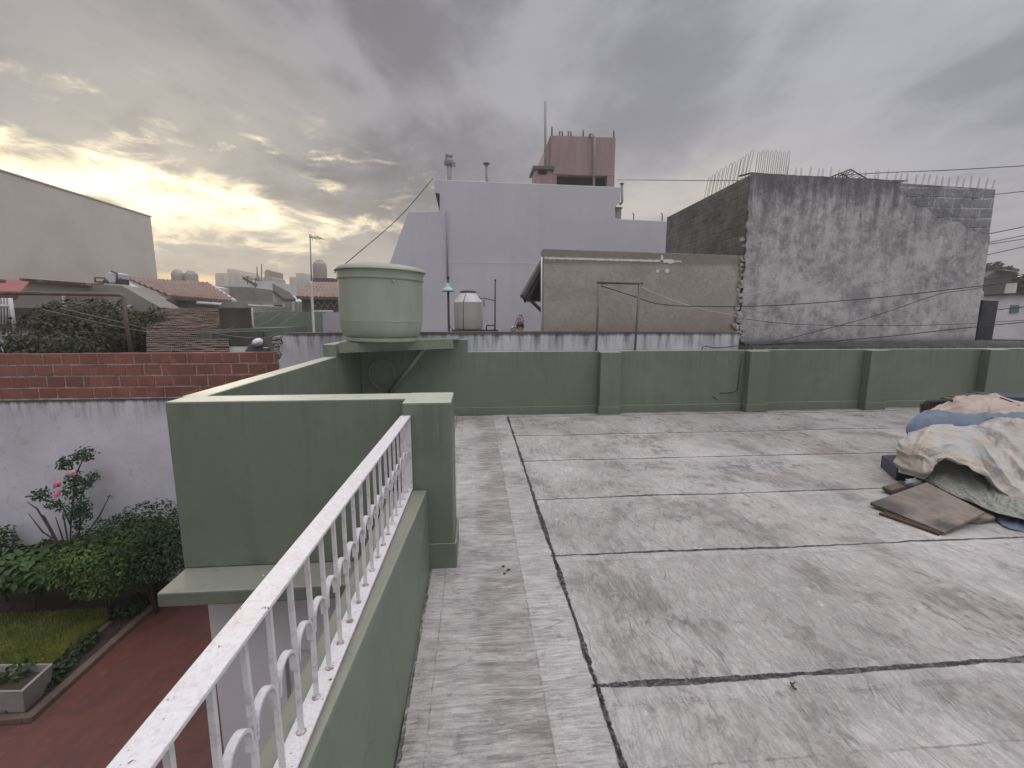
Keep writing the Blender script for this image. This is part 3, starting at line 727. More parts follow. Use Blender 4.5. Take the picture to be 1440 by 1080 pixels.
for k, z0 in enumerate(rows_z):
    x = -14 + (.0 if k % 2 else .127)
    while x < -3.13:
        x1 = min(x + .244 - max(0, random.uniform(-.006, .008)), -3.11 + random.uniform(-.02, .02)); j = random.uniform(-.004, .004); zz = z0 + random.uniform(-.003, .003)
        br.obox(((x + x1) / 2, 7.39 + j, zz + .079), ((x1 - x) / 2, 0, random.uniform(-.0015, .0015)), (0, .071, 0), (random.uniform(-.002, .002), 0, .0785 - .004 * random.random())); x += .258 + random.uniform(-.002, .003)
mo.build('mortar', M_mortar, gw); br.build('brickwork', M_hollow, gw, bevel=.004)
MB().box(-14, -3.2, 7.300, 7.334, .335, .351).build('ledge', M_mortar, gw)

# ------------------------------------------------------------------ garden
pa = MB().add([(-4.88, -8, GZ), (-1.78, -8, GZ), (-1.78, 7.31, GZ), (-4.88, 7.31, GZ)], [(0, 1, 2, 3)])
pa.add([(-14, -8, GZ), (-4.88, -8, GZ), (-4.88, 4.70, GZ), (-14, 4.70, GZ)], [(0, 1, 2, 3)])
struct(pa.build('patio_path', M_tile))
struct(MB().box(-14, -4.98, 4.80, 7.31, GZ - .1, GZ + .035).build('soil_bed', M_soil))
lm = MB(); nx, ny = 60, 22; lrows = []
for j in range(ny + 1):
    lrows.append([Vector((-12 + 6.70 * i / nx, 4.86 + 1.75 * j / ny, GZ + .07 + .03 * mnoise.noise((i * .3, j * .3, 0)))) for i in range(nx + 1)])
lm.grid(lrows); struct(lm.build('lawn', M_lawn))
gr = MB()
for k in range(34000):
    y = random.uniform(4.88, 6.6); x = -5.33 - 5.2 * random.random() ** 1.9 - .12 * max(0, mnoise.noise((y * 5, 1, 2)))
    h = random.uniform(.03, .075); a = random.random() * 6.28; l = random.uniform(-.03, .03); l2 = random.uniform(-.03, .03)
    dx_, dy_ = .004 * math.cos(a), .004 * math.sin(a); z0 = GZ + .065
    gr.add([(x - dx_, y - dy_, z0), (x + dx_, y + dy_, z0), (x + l, y + l2, z0 + h)], [(0, 1, 2)])
stuff(gr.build('grass', M_grass))
cu = MB().box(-4.985, -4.885, 4.72, 7.30, GZ - .05, GZ + .06).box(-14, -4.985, 4.72, 4.80, GZ - .05, GZ + .06)
struct(cu.build('garden_kerb', M_curb, bevel=.01))
cu2 = MB().box(-5.30, -5.22, 4.80, 6.3, GZ, GZ + .08)
struct(cu2.build('inner_kerb', M_curb, bevel=.01))


def leaves(mb, blobs, n, size, flat=.5, droop=.3, fill=.35, asp=.55):
    tot = sum(b[1] * b[2] for b in blobs)
    for c, rx, rz in blobs:
        c = Vector(c)
        for _ in range(int(n * rx * rz / tot)):
            while True:
                v = Vector((random.gauss(0, 1), random.gauss(0, 1), random.gauss(0, 1)))
                if v.length > .01: break
            v.normalize(); rr = random.uniform(.86, 1.04) if random.random() > fill else random.uniform(.35, .9)
            bump_ = 1 + .14 * mnoise.noise((v.x * 2.6 + c.x * 3, v.y * 2.6 + c.y, v.z * 2.6 + c.z))
            q = c + Vector((v.x * rx, v.y * rx, v.z * rz)) * rr * bump_
            s_ = size * random.uniform(.6, 1.25)
            nrm = (v + Vector((random.uniform(-1, 1), random.uniform(-1, 1), random.uniform(-.4, 1.2))) * .75).normalized()
            a = nrm.orthogonal().normalized(); a = Matrix.Rotation(random.random() * 6.28, 3, nrm) @ a; b = nrm.cross(a)
            a = (a + Vector((0, 0, -droop * random.random()))).normalized()
            mb.add([q, q + a * s_ * .5 + b * s_ * asp * .5 + nrm * s_ * .06, q + a * s_, q + a * s_ * .5 - b * s_ * asp * .5 + nrm * s_ * .06], [(0, 1, 2, 3)])
    return mb


def shrub(name, label, loc, blobs, n, size, material, stems, core=True, **kw):
    t = thing(name, label, 'shrub', loc)
    m = leaves(MB(), blobs, n, size, **kw)
    m.build('foliage', material, t)
    s_ = MB()
    for pts, r_ in stems: s_.tube(pts, r_, 6)
    if stems: s_.build('stem', M_stem, t)
    return t


def branchy(base, tops, r0=.02):
    out = []
    for tp in tops:
        b, tp = Vector(base), Vector(tp); md = b.lerp(tp, .5) + Vector((random.uniform(-.06, .06), random.uniform(-.06, .06), 0))
        out.append(([b, md, tp], [r0, r0 * .8, r0 * .4]))
    return out
c0 = atZ(155, 868, GZ + .05)
fc = atY(152, 778, c0.y + .05); 
shrub('clipped_shrub', 'bright green rounded shrub on a bare stem beside the lawn', c0,
      [(fc, .62, .32), (fc + Vector((.32, .1, .14)), .46, .26), (fc + Vector((-.28, -.05, -.08)), .44, .28), (fc + Vector((.05, -.14, -.26)), .42, .26)], 11000, .062, M_leaf,
      branchy(c0, [fc + Vector((-.2, 0, -.1)), fc + Vector((.2, .05, -.1)), fc + Vector((0, -.1, -.2)), fc + Vector((.05, .1, -.1))]))
c1 = atY(205, 745, 6.55)
shrub('dark_shrub', 'dense dark green shrub against the white garden wall beside the block', (c1.x, c1.y, GZ),
      [(c1 + Vector((0, 0, .02)), .52, .36), (c1 + Vector((-.42, 0, -.06)), .36, .28), (c1 + Vector((.25, .05, -.30)), .50, .40), (c1 + Vector((-.1, .0, -.45)), .5, .40)], 9000, .052, M_leafd,
      branchy((c1.x, c1.y, GZ), [c1 + Vector((-.3, 0, -.2)), c1 + Vector((.25, .05, -.2)), c1]))
c2 = atY(38, 795, 6.62)
shrub('broadleaf_shrub', 'low broad leaved bush at the far edge of the lawn', (c2.x, c2.y, GZ),
      [(c2, .55, .24), (c2 + Vector((.35, -.05, -.06)), .36, .20), (c2 + Vector((-.4, 0, -.1)), .35, .2)], 1700, .125, M_leafb, branchy((c2.x, c2.y, GZ), [c2, c2 + Vector((.2, 0, 0))]), asp=.7)
c3 = atY(-4, 768, 7.0)
shrub('edge_shrub', 'dark shrub at the left picture edge against the white wall', (c3.x, c3.y, GZ),
      [(c3 + Vector((-.05, 0, .02)), .28, .30), (c3 + Vector((-.1, 0, -.35)), .3, .3)], 900, .08, M_leafd, branchy((c3.x, c3.y, GZ), [c3]))
c4 = atZ(150, 905, GZ + .04)
lb = leaves(MB(), [((-5.14 - .02 * k, 5.15 + .15 * k, GZ + .08), .12, .09) for k in range(6)] + [((-5.12, 6.45 + .2 * k, GZ + .12), .15, .12) for k in range(4)], 1400, .07)
stuff(lb.build('ground_cover', M_leafd))
# rose
rb0 = atY(92, 778, 6.95); rs = thing('rose_bush', 'leggy rose bush with pink flowers against the white wall', 'rose bush', (rb0.x, rb0.y, GZ))
sm = MB()
def px(x, y, Y=6.9): return atY(x, y, Y)
base = px(98, 790); base.z = GZ
stems = [[(98, 790), (100, 730), (104, 690), (108, 665), (121, 637)], [(96, 790), (88, 745), (72, 735), (50, 712), (18, 729 - 0)][:0] or [(94, 792), (82, 762), (62, 745), (36, 717), (18, 730)][:2] + [(60, 748), (40, 722)],
         [(92, 790), (70, 745), (52, 715), (38, 706)], [(94, 790), (78, 755), (62, 726), (55, 722)], [(97, 790), (86, 750), (78, 727)], [(100, 790), (92, 740), (88, 720)],
         [(102, 790), (112, 745), (114, 700), (125, 670)], [(104, 788), (122, 750), (140, 725), (153, 700)], [(100, 740), (88, 712), (62, 702), (44, 693)]]
for s_ in stems:
    pts = [px(x, y, 6.9 + .05 * i) for i, (x, y) in enumerate(s_)]
    if s_[0][1] > 770: pts = [Vector((pts[0].x, pts[0].y, GZ))] + pts
    sm.tube(pts, [.012] * (len(pts) - 1) + [.005], 5)
sm.build('stem', M_stem, rs)
rl = MB()
for (x, y, r_, n_) in ((121, 638, 10, 110), (112, 641, 8, 60), (95, 650, 9, 80), (88, 652, 7, 60), (131, 670, 8, 60), (122, 680, 8, 50), (105, 672, 10, 110), (104, 690, 12, 150), (112, 712, 12, 170), (103, 722, 10, 120),
                      (118, 725, 9, 110), (112, 740, 8, 70), (62, 695, 9, 80), (50, 696, 7, 40), (74, 708, 8, 70), (154, 699, 3, 10), (84, 712, 7, 40), (66, 762, 5, 25), (84, 770, 9, 60), (108, 755, 6, 50)):
    rr = r_ / 630 * 7.2
    leaves(rl, [(px(x, y, 6.95), rr, rr)], int(n_ * 1.2), .055, fill=.6)
rl.build('foliage', M_rose, rs)
for (x, y, mt, s_) in ((80, 681, M_petal, .055), (81, 695, M_petal, .05), (102, 665, M_petalpale, .05)):
    fm = MB(); c_ = px(x, y, 6.82)
    for k in range(26):
        v = Vector((random.gauss(0, 1), random.gauss(-.5, 1), random.gauss(0, 1))).normalized(); a = v.orthogonal().normalized(); a = Matrix.Rotation(random.random() * 6.28, 3, v) @ a; b = v.cross(a); q = c_ + v * s_ * random.uniform(.3, 1)
        fm.add([q - a * s_ * .5, q + b * s_ * .5, q + a * s_ * .5, q - b * s_ * .5], [(0, 1, 2, 3)])
    fm.build('flower', mt, rs)
# planter
pl = thing('planter', 'square grey concrete planter box on the patio kerb', 'planter', atZ(20, 990, GZ))
q0, q1 = atZ(75, 966, GZ + .04), atZ(36, 1004, GZ + .04)
e1 = (q0 - q1); q2 = q1 + Vector((-.62, .04, 0)); q3 = q2 + e1
def planter_ring(k, z, flare): 
    cc = (q0 + q1 + q2 + q3) / 4
    return [cc + (q - cc) * (k + flare) + Vector((0, 0, z)) for q in (q1, q0, q3, q2)]
o0, o1, i1, i0 = planter_ring(.92, 0, 0), planter_ring(1.0, .30, .10), planter_ring(.88, .30, .10), planter_ring(.82, .22, .08)
pm = MB()
vs = o0 + o1 + i1 + i0
fs = [(3, 2, 1, 0)] + [(r * 4 + k, r * 4 + (k + 1) % 4, (r + 1) * 4 + (k + 1) % 4, (r + 1) * 4 + k) for r in range(3) for k in range(4)]
pm.add(vs, fs); pm.build('box', M_concrete, pl, bevel=.006)
MB().add(i0, [(0, 1, 2, 3)]).build('soil', M_soil, pl)
cc = (q0 + q1 + q2 + q3) / 4 + Vector((0, 0, .28))
leaves(MB(), [(cc + Vector((.02, .12, 0)), .14, .10), (cc + Vector((-.15, -.05, 0)), .12, .08)], 260, .06).build('plant', M_leafb, pl)

# ------------------------------------------------------------------ brown house and lean-to roof
bh = thing('brown_house', 'brown rendered wall with pale crack filler line and dark eave', 'building', (2.8, 7.6, GZ))
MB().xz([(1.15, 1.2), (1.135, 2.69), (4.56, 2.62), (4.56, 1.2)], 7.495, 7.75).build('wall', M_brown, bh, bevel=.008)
fi = MB(); up_, dn = [], []
for k in range(90):
    f_ = k / 89; x = 1.155 + f_ * 2.33; zc_ = 2.545 - .035 * f_ + .006 * mnoise.noise((k * .4, 0, 0)); th = .017 + .012 * mnoise.noise((k * .8, 3, 0))
    if k > 74: th += .02 * max(0, 1 - abs(k - 81) / 5)
    if k > 84: th = .012
    up_.append((x, 7.490, zc_ + th * .9 + .008 * mnoise.noise((k * 1.7, 9, 0)))); dn.append((x, 7.490, zc_ - th + .01 * mnoise.noise((k * 2.1, 5, 0))))
fi.prism(dn + up_[::-1], (0, .0035, 0))
for (x, y, r_) in ((925, 381, .032), (938, 380.5, .040), (931, 364, .03)):
    c_ = atY(x, y, 7.49); fi.prism([(c_.x + r_ * math.cos(a) * random.uniform(.7, 1.1), 7.490, c_.z + r_ * (2.4 if y < 370 else 1) * math.sin(a) * random.uniform(.7, 1.1)) for a in [6.283 * j / 9 for j in range(9)]], (0, .0035, 0))
fi.build('filler_line', plain('white_filler', (.62, .58, .55), .85, 9), bh)
MB().tube([(1.118, 7.485, 1.2), (1.108, 7.485, 2.56)], .014, 6).build('edge_trim', M_white, bh)
e0, e1_ = atY(764, 363, 7.52), atY(737, 414, 7.52)
ro = MB().prism([e0 + Vector((.02, 0, .02)), e1_ + Vector((-.02, 0, 0)), e1_ + Vector((.02, 0, -.05)), e0 + Vector((.02, 0, -.07))], (0, .55, 0))
ro.build('eave_roof', M_slat, bh)
bt = MB()
for k in range(2): 
    y_ = 7.56 + k * .38; off = Vector((0, y_ - 7.52, 0))
    bt.prism([e0 + off + Vector((.02, 0, -.09)), e1_ + off + Vector((.03, 0, -.055)), e1_ + off + Vector((.07, 0, -.13)), e0 + off + Vector((.02, 0, -.2))], (0, .08, 0))
bt.prism([atY(764, 365, 7.9), atY(741, 422, 7.9), atY(744, 424, 7.9), atY(764, 424, 7.9)], (0, .12, 0))
bt.build('rafter', M_wood, bh)
MB().prism([atY(743, 421, 7.6), atY(748, 421, 7.6), atY(764, 436, 7.6), atY(764, 442, 7.6)], (0, .1, 0)).build('bracket', M_wood, bh)
MB().box(2.7, 4.5, 7.752, 11.0, GZ, 1.9).build('rear_block', M_greyw, bh)

# ------------------------------------------------------------------ grey raw building
gb = thing('grey_building', 'tall raw grey cement building with rusty rebar along its roof edge', 'building', (7, 8, GZ))
XL, XR, YB = 4.60, 9.12, 7.50
MB().xz([(XL, GZ), (XL, 3.93), (XR - .02, 3.80), (XR, GZ)], YB + .06, 10.8).build('block_wall', M_block, gb, bevel=.01)
MB().xz([(6.3, 3.0), (6.3, 3.885), (XR - .022, 3.795), (XR - .003, 2.6)], YB + .012, YB + .058).build('bare_blocks', M_block_f, gb, bevel=.006)
top = [(XL + .004, 1.10)]
zz = 1.1
while zz < 3.9: top.append((XL + .004 + random.uniform(-.025, .02), zz)); zz += .06
top += [(XL, 3.945)]
for k in range(27):
    x = XL + .1 + k * .105; top.append((x, 3.945 - (x - XL) * .018 + random.uniform(-.006, .006)))
# broken edge of the render: down along the slope to the right side
for (x, y) in ((1262, 258), (1270, 275), (1284, 287), (1300, 294), (1322, 304), (1344, 313), (1366, 322), (1384, 329)):
    q = atY(x, y, YB); top.append((q.x - .05, q.z + random.uniform(-.03, .03))); top.append((q.x + .05, q.z + random.uniform(-.05, .02)))
top += [(XR - .003, 3.0), (XR + .004, 1.10)]
MB().xz(top, YB, YB + .028).build('render_coat', M_grey, gb)
# rubble where the neighbours meet
rb = MB()
for k in range(60):
    z_ = random.uniform(1.08, 1.62) if k < 40 else random.uniform(1.3, 3.0); x_ = 4.52 + random.uniform(-.06, .14) * (1 if z_ < 1.5 else .3); s_ = random.uniform(.015, .04)
    rb.obox((x_, 7.475 + random.uniform(-.02, .03), z_), (s_, 0, s_ * .3), (0, .03, 0), (-s_ * .3, 0, s_ * .8))
stuff(rb.build('rubble_edge', M_grey, gb))
# mound of cement along its foot
mt_ = MB(); rr_ = []
for k in range(100):
    x = 4.65 + k * .054; rr_.append([Vector((x, 7.34, 1.075)), Vector((x, 7.37, 1.125 + .02 * mnoise.noise((k * .3, 1, 0)))), Vector((x, 7.44, 1.145 + .025 * mnoise.noise((k * .35, 2, 0)))), Vector((x, 7.50, 1.16 + .03 * mnoise.noise((k * .3, 4, 0))))])
mt_.grid(rr_); mt_.build('foot_mortar', plain('mouldy_mortar', (.085, .085, .08), .6, 6, .95, .6), gb)
def hook(base, h, lean, name='rebar_hook', w_=.035, r_=.0038):
    base = Vector(base); lean = Vector(lean); m = MB(); d_ = Vector((w_, 0, 0)) if abs(lean.y) < .2 else Vector((0, w_, 0))
    t_ = base + Vector((0, 0, h)) + lean
    m.tube([base, t_, t_ + d_ * .5 + Vector((0, 0, .035)), t_ + d_, base + d_ + Vector((0, 0, .0))], r_, 5); return m.build(name, M_rebar, gb)
def lerp(a, b, f): return a + (b - a) * f
hp = [((990, 271), (996, 252)), ((996, 268), (1002, 247)), ((1001, 264), (1007, 243)), ((1007, 261), (1013, 239)), ((1013, 258), (1019, 236)), ((1019, 256), (1026, 232)), ((1025, 253), (1031, 230)), ((1031, 250), (1038, 226)),
      ((1037, 247), (1043, 223)), ((1043, 244), (1049, 219)), ((1047, 243), (1056, 214))]
ga = atY(1050, 247, YB); fa = atX(935, 305, ga.x)
for (b_, t_) in hp:
    q = atX(b_[0], b_[1], 4.72); q2 = atX(t_[0], t_[1], 4.72); q = Vector((4.72, q.y, 3.9)); hook(q, q2.z - 3.9, (0, q2.y - q.y, 0), w_=.05)
for k in range(8):
    x = 1061 + k * 6.0; q = atY(x, 246, 7.62); hook((q.x, 7.62, 3.85), atY(x, 215, 7.62).z - 3.85 + random.uniform(-.02, .02), (.03, 0, 0), w_=.04)
MB().tube([atX(1040, 247.5, 4.72), atY(1056, 243.5, 7.6), atY(1101, 247, 7.6)], .016, 6).build('long_rebar', M_rust, gb)
for k in range(30):
    x = 1106 + k * 9.9 + random.uniform(-2, 2); yb_ = 246 + (x - 1106) * .066; h = random.uniform(.10, .16)
    q = atY(x, yb_, 7.7); hook((q.x, 7.7, 3.75), h + q.z - 3.75, (random.uniform(.0, .05), 0, 0), w_=.022, r_=.0028)
tr = MB(); a_, b_, c_ = (1164, 251), (1196, 238), (1224, 254)
for dy_ in (0, .22):
    pts = [atY(x, y, 8.0) + Vector((0, dy_, 0)) for x, y in (a_, b_, c_)]; tr.tube(pts, .011, 5)
for k in range(9):
    f_ = k / 8; q = atY(lerp(a_[0], b_[0], f_), lerp(a_[1], b_[1], f_), 8.0); tr.tube([q, q + Vector((.12, .22, -.07))], .007, 5)
    q = atY(lerp(b_[0], c_[0], f_), lerp(b_[1], c_[1], f_), 8.0); tr.tube([q, q + Vector((-.10, .22, -.04))], .006, 5)
tr.build('rebar_truss', M_rust, gb)

# ------------------------------------------------------------------ lilac building
YL = 14.5
lb_ = thing('lilac_building', 'large lilac painted building with pink rooftop tank room', 'building', (2, 15, GZ))
def pz(x, y, Y=YL): q = atY(x, y, Y); return (q.x, q.z)
P1 = [pz(574, 297), pz(617.5, 297), pz(618, 273), pz(612, 271), pz(611, 252), pz(873, 263), pz(872.5, 284), pz(865, 291), pz(865, 307.5), pz(937, 311)]
xr = P1[-1][0]; x0 = pz(548, 385)[0]
MB().xz([(x0 - .5, GZ), pz(545, 378)] + P1 + [(xr + .6, P1[-1][1] - .02), (xr + .6, GZ)], YL, YL + 9).build('wall', M_lilac, lb_, bevel=.02)
MB().xz([pz(630, 368), pz(766, 370), pz(766, 371), pz(630, 369)], YL - .006, YL - .002).build('seam', plain('pale_seam', (.62, .61, .64), .9), lb_)
MB().prism([atY(612, 271.5, YL - .01), atY(618, 273, YL - .01), atY(618, 297, YL - .01)], (0, .6, 0)).build('eave_underside', M_dark, lb_)
MB().tube([atY(628.5, 297, YL - .05), atY(629.5, 396, YL - .05)], .024, 6).build('drain_pipe', plain('lilac_pipe', (.27, .26, .31), .9), lb_)
tw = MB(); Yt = 17.0
t0, t1 = atY(774, 190, Yt), atY(866, 195, Yt)
zt = t0.z; zb = atY(800, 246, Yt).z
tw.box(t0.x, t1.x, Yt, Yt + 2.6, zb, zt)
tr_ = tw.build('tank_room', M_pink, lb_, bevel=.02)
lx = atY(766, 208, Yt + .2).x
MB().xz([(lx, zb - 1.2), (lx, atY(766, 208, Yt).z), (t0.x - .004, zt - .02), (t0.x - .004, zb - 1.2)], Yt + .1, Yt + 2.5).build('side_bay', plain('pale_pink_paint', (.42, .30, .28), .85, 1.2, .85), lb_)
MB().box(t1.x - .28, t1.x, Yt, Yt + 2.5, zb - 2.2, zb - .003).build('leg', M_pink, lb_); MB().box(t0.x + .02, t0.x + .25, Yt, Yt + 2.5, zb - 2.2, zb - .003).build('leg', M_pink, lb_)
MB().box(t0.x + .26, t1.x - .29, Yt + .25, Yt + 2.4, zb - 2.2, zb - .003).build('dark_recess', M_dark, lb_)
MB().box(pz(752, 240, 15.6)[0], pz(776, 240, 15.6)[0], 15.6, 16.4, 4.5, pz(760, 239, 15.6)[1]).build('chimney', M_pink, lb_, bevel=.02)
cz = pz(760, 239, 15.6)[1]
MB().box(pz(749, 240, 15.6)[0], pz(779, 240, 15.6)[0], 15.5, 16.5, cz + .003, cz + .10).build('chimney_cap', plain('dark_slab', (.10, .09, .09), .8), lb_)
MB().box(pz(757, 240, 15.6)[0], pz(769, 240, 15.6)[0], 15.585, 15.599, cz - .14, cz - .02).build('chimney_vent', M_dark, lb_)
MB().tube([atY(766.5, 240, Yt + .05), atY(767, 143, Yt + .05)], .045, 6).build('mast', M_galv, lb_)
vp = atY(835, 262, Yt - .1); vq = atY(836, 193, Yt - .1)
MB().tube([vp, vq, vq + Vector((-.04, .05, .12)), vq + Vector((-.14, .1, .14)), vq + Vector((-.16, .12, .02))], .05, 6).build('vent_pipe', plain('pink_pipe', (.33, .26, .25), .9), lb_)
for x, y, h in ((776, 190, .28), (787, 191, .14), (799, 191, .14), (820, 192.5, .22), (863, 195, .26)):
    q = atY(x, y, Yt + .3); m = MB()
    if h < .2: m.tube([q, q + Vector((0, 0, h)), q + Vector((.1, 0, h)), q + Vector((.1, 0, -.02))], .03, 5)
    else: m.tube([q + Vector((0, 0, -.1)), q + Vector((0, 0, h))], .03, 5)
    m.build('iron_stub', M_iron, lb_)
q = atY(631.5, 254, 15); m = MB().tube([q + Vector((0, 0, -.3)), atY(631.5, 232, 15)], .075, 8)
m.build('flue_pipe', M_galv, lb_); q = atY(631.5, 232, 15)
MB().lathe([(.11, 0), (.13, .03), (.14, .16), (.09, .2), (.12, .22), (.12, .30), (.05, .34), (.0, .35)], q, 10).obox(q + Vector((-.1, 0, .05)), (.06, 0, 0), (0, .06, 0), (0, 0, .06)).obox(q + Vector((.14, 0, .02)), (.06, 0, 0), (0, .06, 0), (0, 0, .06)).build('flue_cowl', M_galv, lb_)
q = atY(684, 231, 15)
MB().tube([q + Vector((0, 0, -.8)), q], .05, 8).build('vent_stack', M_galv, lb_)
MB().lathe([(.02, 0), (.11, .0), (.10, .03), (.02, .06)], q, 10).build('vent_cap', M_iron, lb_)
q = atY(874.5, 259, 14.7)
MB().tube([atY(871.5, 288, 14.7), atY(875, 284, 14.7), q], .04, 6).lathe([(.0, 0), (.08, 0), (.07, .03), (.0, .05)], q, 8).build('vent_stack', M_galv, lb_)
MB().box(pz(866, 300)[0], pz(878, 300)[0], YL + .3, YL + .9, 4.3, pz(870, 290)[1]).box(pz(865, 300)[0], pz(879, 300)[0], YL + .25, YL + .95, pz(870, 290)[1] + .002, pz(870, 288)[1]).build('side_chimney', plain('grey_chimney', (.30, .29, .28), .85), lb_)
for x in (891, 931):
    q = atY(x, 309, YL + .4); MB().tube([q + Vector((0, 0, -.1)), q + Vector((0, 0, .18)), q + Vector((-.05, 0, .2))], .018, 5).build('iron_stub', M_iron, lb_)

# neighbour's deck with tank, lamp and person ----------------------------------
nd = thing('neighbour_deck', 'neighbour house roof deck hidden behind the boundary wall', 'building', (-.8, 9, GZ))
MB().box(-3.0, 1.05, 7.5, 14.4, GZ, -.12).build('wall', M_greyw, nd)
YN = 11.8
nt_c = atY(659, 464, YN); wt = thing('small_water_tank', 'grey plastic water tank with cone shoulders before the lilac wall', 'water tank', nt_c)
rad = (atY(680.5, 430, YN).x - atY(639.5, 430, YN).x) / 2; h1 = atY(659, 425.5, YN).z - nt_c.z; h2 = atY(659, 412, YN).z - nt_c.z
MB().lathe([(.0, .02), (rad * .93, .02), (rad * .98, .06), (rad, h1 * .5), (rad * .99, h1)], nt_c, 32).build('body', M_plastic, wt, auto=R(35))
MB().lathe([(rad * 1.0, h1 + .002), (rad * .97, h1 + .02), (rad * .52, h2), (.0, h2 + .01)], nt_c, 32).build('shoulder', plain('pale_tank_plastic', (.52, .52, .49), .9, 2, .5, .1), wt, auto=R(35))
MB().lathe([(.0, h2 + .011), (rad * .56, h2 + .011), (rad * .55, h2 + .04), (rad * .3, h2 + .06), (.0, h2 + .06)], nt_c, 24).build('lid', M_iron, wt)
q = lambda x, y: atY(x, y, YN - .35)
MB().tube([q(651.5, 466), q(651.5, 425), q(655, 413)], .009, 5).build('strap', M_iron, wt)
MB().box(nt_c.x - .42, nt_c.x + .75, YN - .4, YN + .4, nt_c.z - .10, nt_c.z + .005).box(nt_c.x - .4, nt_c.x + .4, YN - .3, YN + .3, -.2, nt_c.z - .102).build('stand', M_iron, wt)
MB().tube([q(673, 417), q(676, 420), q(680, 419), q(696, 423)], .012, 5).tube([q(680.5, 421), q(680.5, 431)], .014, 5).tube([q(684, 466), q(684, 457.5), q(696, 457.5)], .02, 5).build('pipework', M_iron, wt)
vp_ = MB().tube([atY(696, 470, YN - .3), atY(696.5, 394, YN - .3)], .018, 6); v0 = atY(696, 470, YN - .3)
vp_.tube([Vector((v0.x, v0.y, -.13)), v0], .018, 6); vp_.lathe([(.0, 0), (.03, 0), (.03, .03), (0, .03)], atY(696.5, 394.5, YN - .3), 8)
tag(vp_.build('vent_pipe', M_iron), 'thin dark upright pipe right of the small grey tank', 'pipe')
YLm = 11.2; lp = thing('pole_lamp', 'teal shaded lamp on a thin dark pole before the lilac wall', 'lamp', atY(631, 467, YLm))
q = lambda x, y: atY(x, y, YLm)
pb = q(631.2, 467); MB().tube([Vector((pb.x, pb.y, -.12)), pb, q(630.5, 420), q(630, 391)], .028, 8).tube([q(630, 391), q(629.8, 389)], .04, 8).build('pole', M_iron, lp)
qc = q(630, 410) + Vector((0, -.06, 0))
MB().lathe([(.165, 0), (.170, .004), (.135, .055), (.07, .10), (.045, .13), (.04, .19), (.02, .2), (.02, .19), (.06, .09), (.12, .05), (.16, .0)], qc, 24).build('lamp_shade', M_teal, lp)
MB().tube([q(632, 457), q(637, 465), q(640, 467)], .012, 5).build('brace', M_iron, lp)
# person
YP = 11.4; pe_h = atY(731.5, 459, YP)
pe = thing('person', 'dark haired person in dark top showing above the boundary wall', 'person', (pe_h.x, YP, -.12))
bm = bmesh.new()
H_ = pe_h.z; 
J = {'pel': (0, 0, H_ - .72), 'wai': (0, 0, H_ - .55), 'che': (0, 0, H_ - .34), 'nec': (0, -.01, H_ - .19), 'hb': (0, -.01, H_ - .11), 'hd': (0, -.02, H_ + .02), 'ht': (0, -.015, H_ + .085),
     'sl': (-.17, 0, H_ - .25), 'sr': (.17, 0, H_ - .25), 'el': (-.22, -.03, H_ - .53), 'er': (.22, -.03, H_ - .53), 'wl': (-.2, -.18, H_ - .72), 'wr': (.2, -.18, H_ - .72),
     'll': (-.09, 0, H_ - .80), 'lr': (.09, 0, H_ - .80), 'kl': (-.1, -.03, H_ - 1.12), 'kr': (.1, -.03, H_ - 1.12), 'fl': (-.1, 0, -.06), 'fr': (.1, 0, -.06), 'tl': (-.1, -.15, -.08), 'tr': (.1, -.15, -.08)}
RAD = {'pel': .13, 'wai': .115, 'che': .135, 'nec': .052, 'hb': .062, 'hd': .082, 'ht': .06, 'sl': .065, 'sr': .065, 'el': .042, 'er': .042, 'wl': .03, 'wr': .03, 'll': .08, 'lr': .08, 'kl': .055, 'kr': .055, 'fl': .045, 'fr': .045, 'tl': .035, 'tr': .035}
E_ = [('pel', 'wai'), ('wai', 'che'), ('che', 'nec'), ('nec', 'hb'), ('hb', 'hd'), ('hd', 'ht'), ('che', 'sl'), ('che', 'sr'), ('sl', 'el'), ('sr', 'er'), ('el', 'wl'), ('er', 'wr'), ('pel', 'll'), ('pel', 'lr'), ('ll', 'kl'), ('lr', 'kr'), ('kl', 'fl'), ('kr', 'fr'), ('fl', 'tl'), ('fr', 'tr')]
def skinbody(name, J, RAD, E_, mt, parent, root):
    ks = list(J); me = bpy.data.meshes.new(name); o0_ = Vector(LOC[parent.name])
    me.from_pydata([tuple(Vector((J[k][0] + o0_.x, J[k][1] + o0_.y, J[k][2])) - o0_) for k in ks], [(ks.index(a), ks.index(b)) for a, b in E_], [])
    o = bpy.data.objects.new(name, me); C.objects.link(o); o.parent = parent; me.materials.append(mt)
    sk = o.modifiers.new('skin', 'SKIN'); sk.use_smooth_shade = True
    for i, k in enumerate(ks): me.skin_vertices[0].data[i].radius = (RAD[k], RAD[k])
    for i, k in enumerate(ks): me.skin_vertices[0].data[i].use_root = (k == root)
    sb = o.modifiers.new('sub', 'SUBSURF'); sb.levels = 1; sb.render_levels = 2
    return o
skinbody('body', J, RAD, E_, M_skin, pe, 'pel')
J2 = {k: J[k] for k in ('pel', 'wai', 'che', 'sl', 'sr', 'el', 'er')}; J2['nk'] = (0, 0, H_ - .225)
R2 = {k: RAD[k] + .014 for k in RAD}; R2['nk'] = .075
skinbody('top', J2, R2, [('pel', 'wai'), ('wai', 'che'), ('che', 'nk'), ('che', 'sl'), ('che', 'sr'), ('sl', 'el'), ('sr', 'er')], M_cloth, pe, 'pel')
hm = MB()
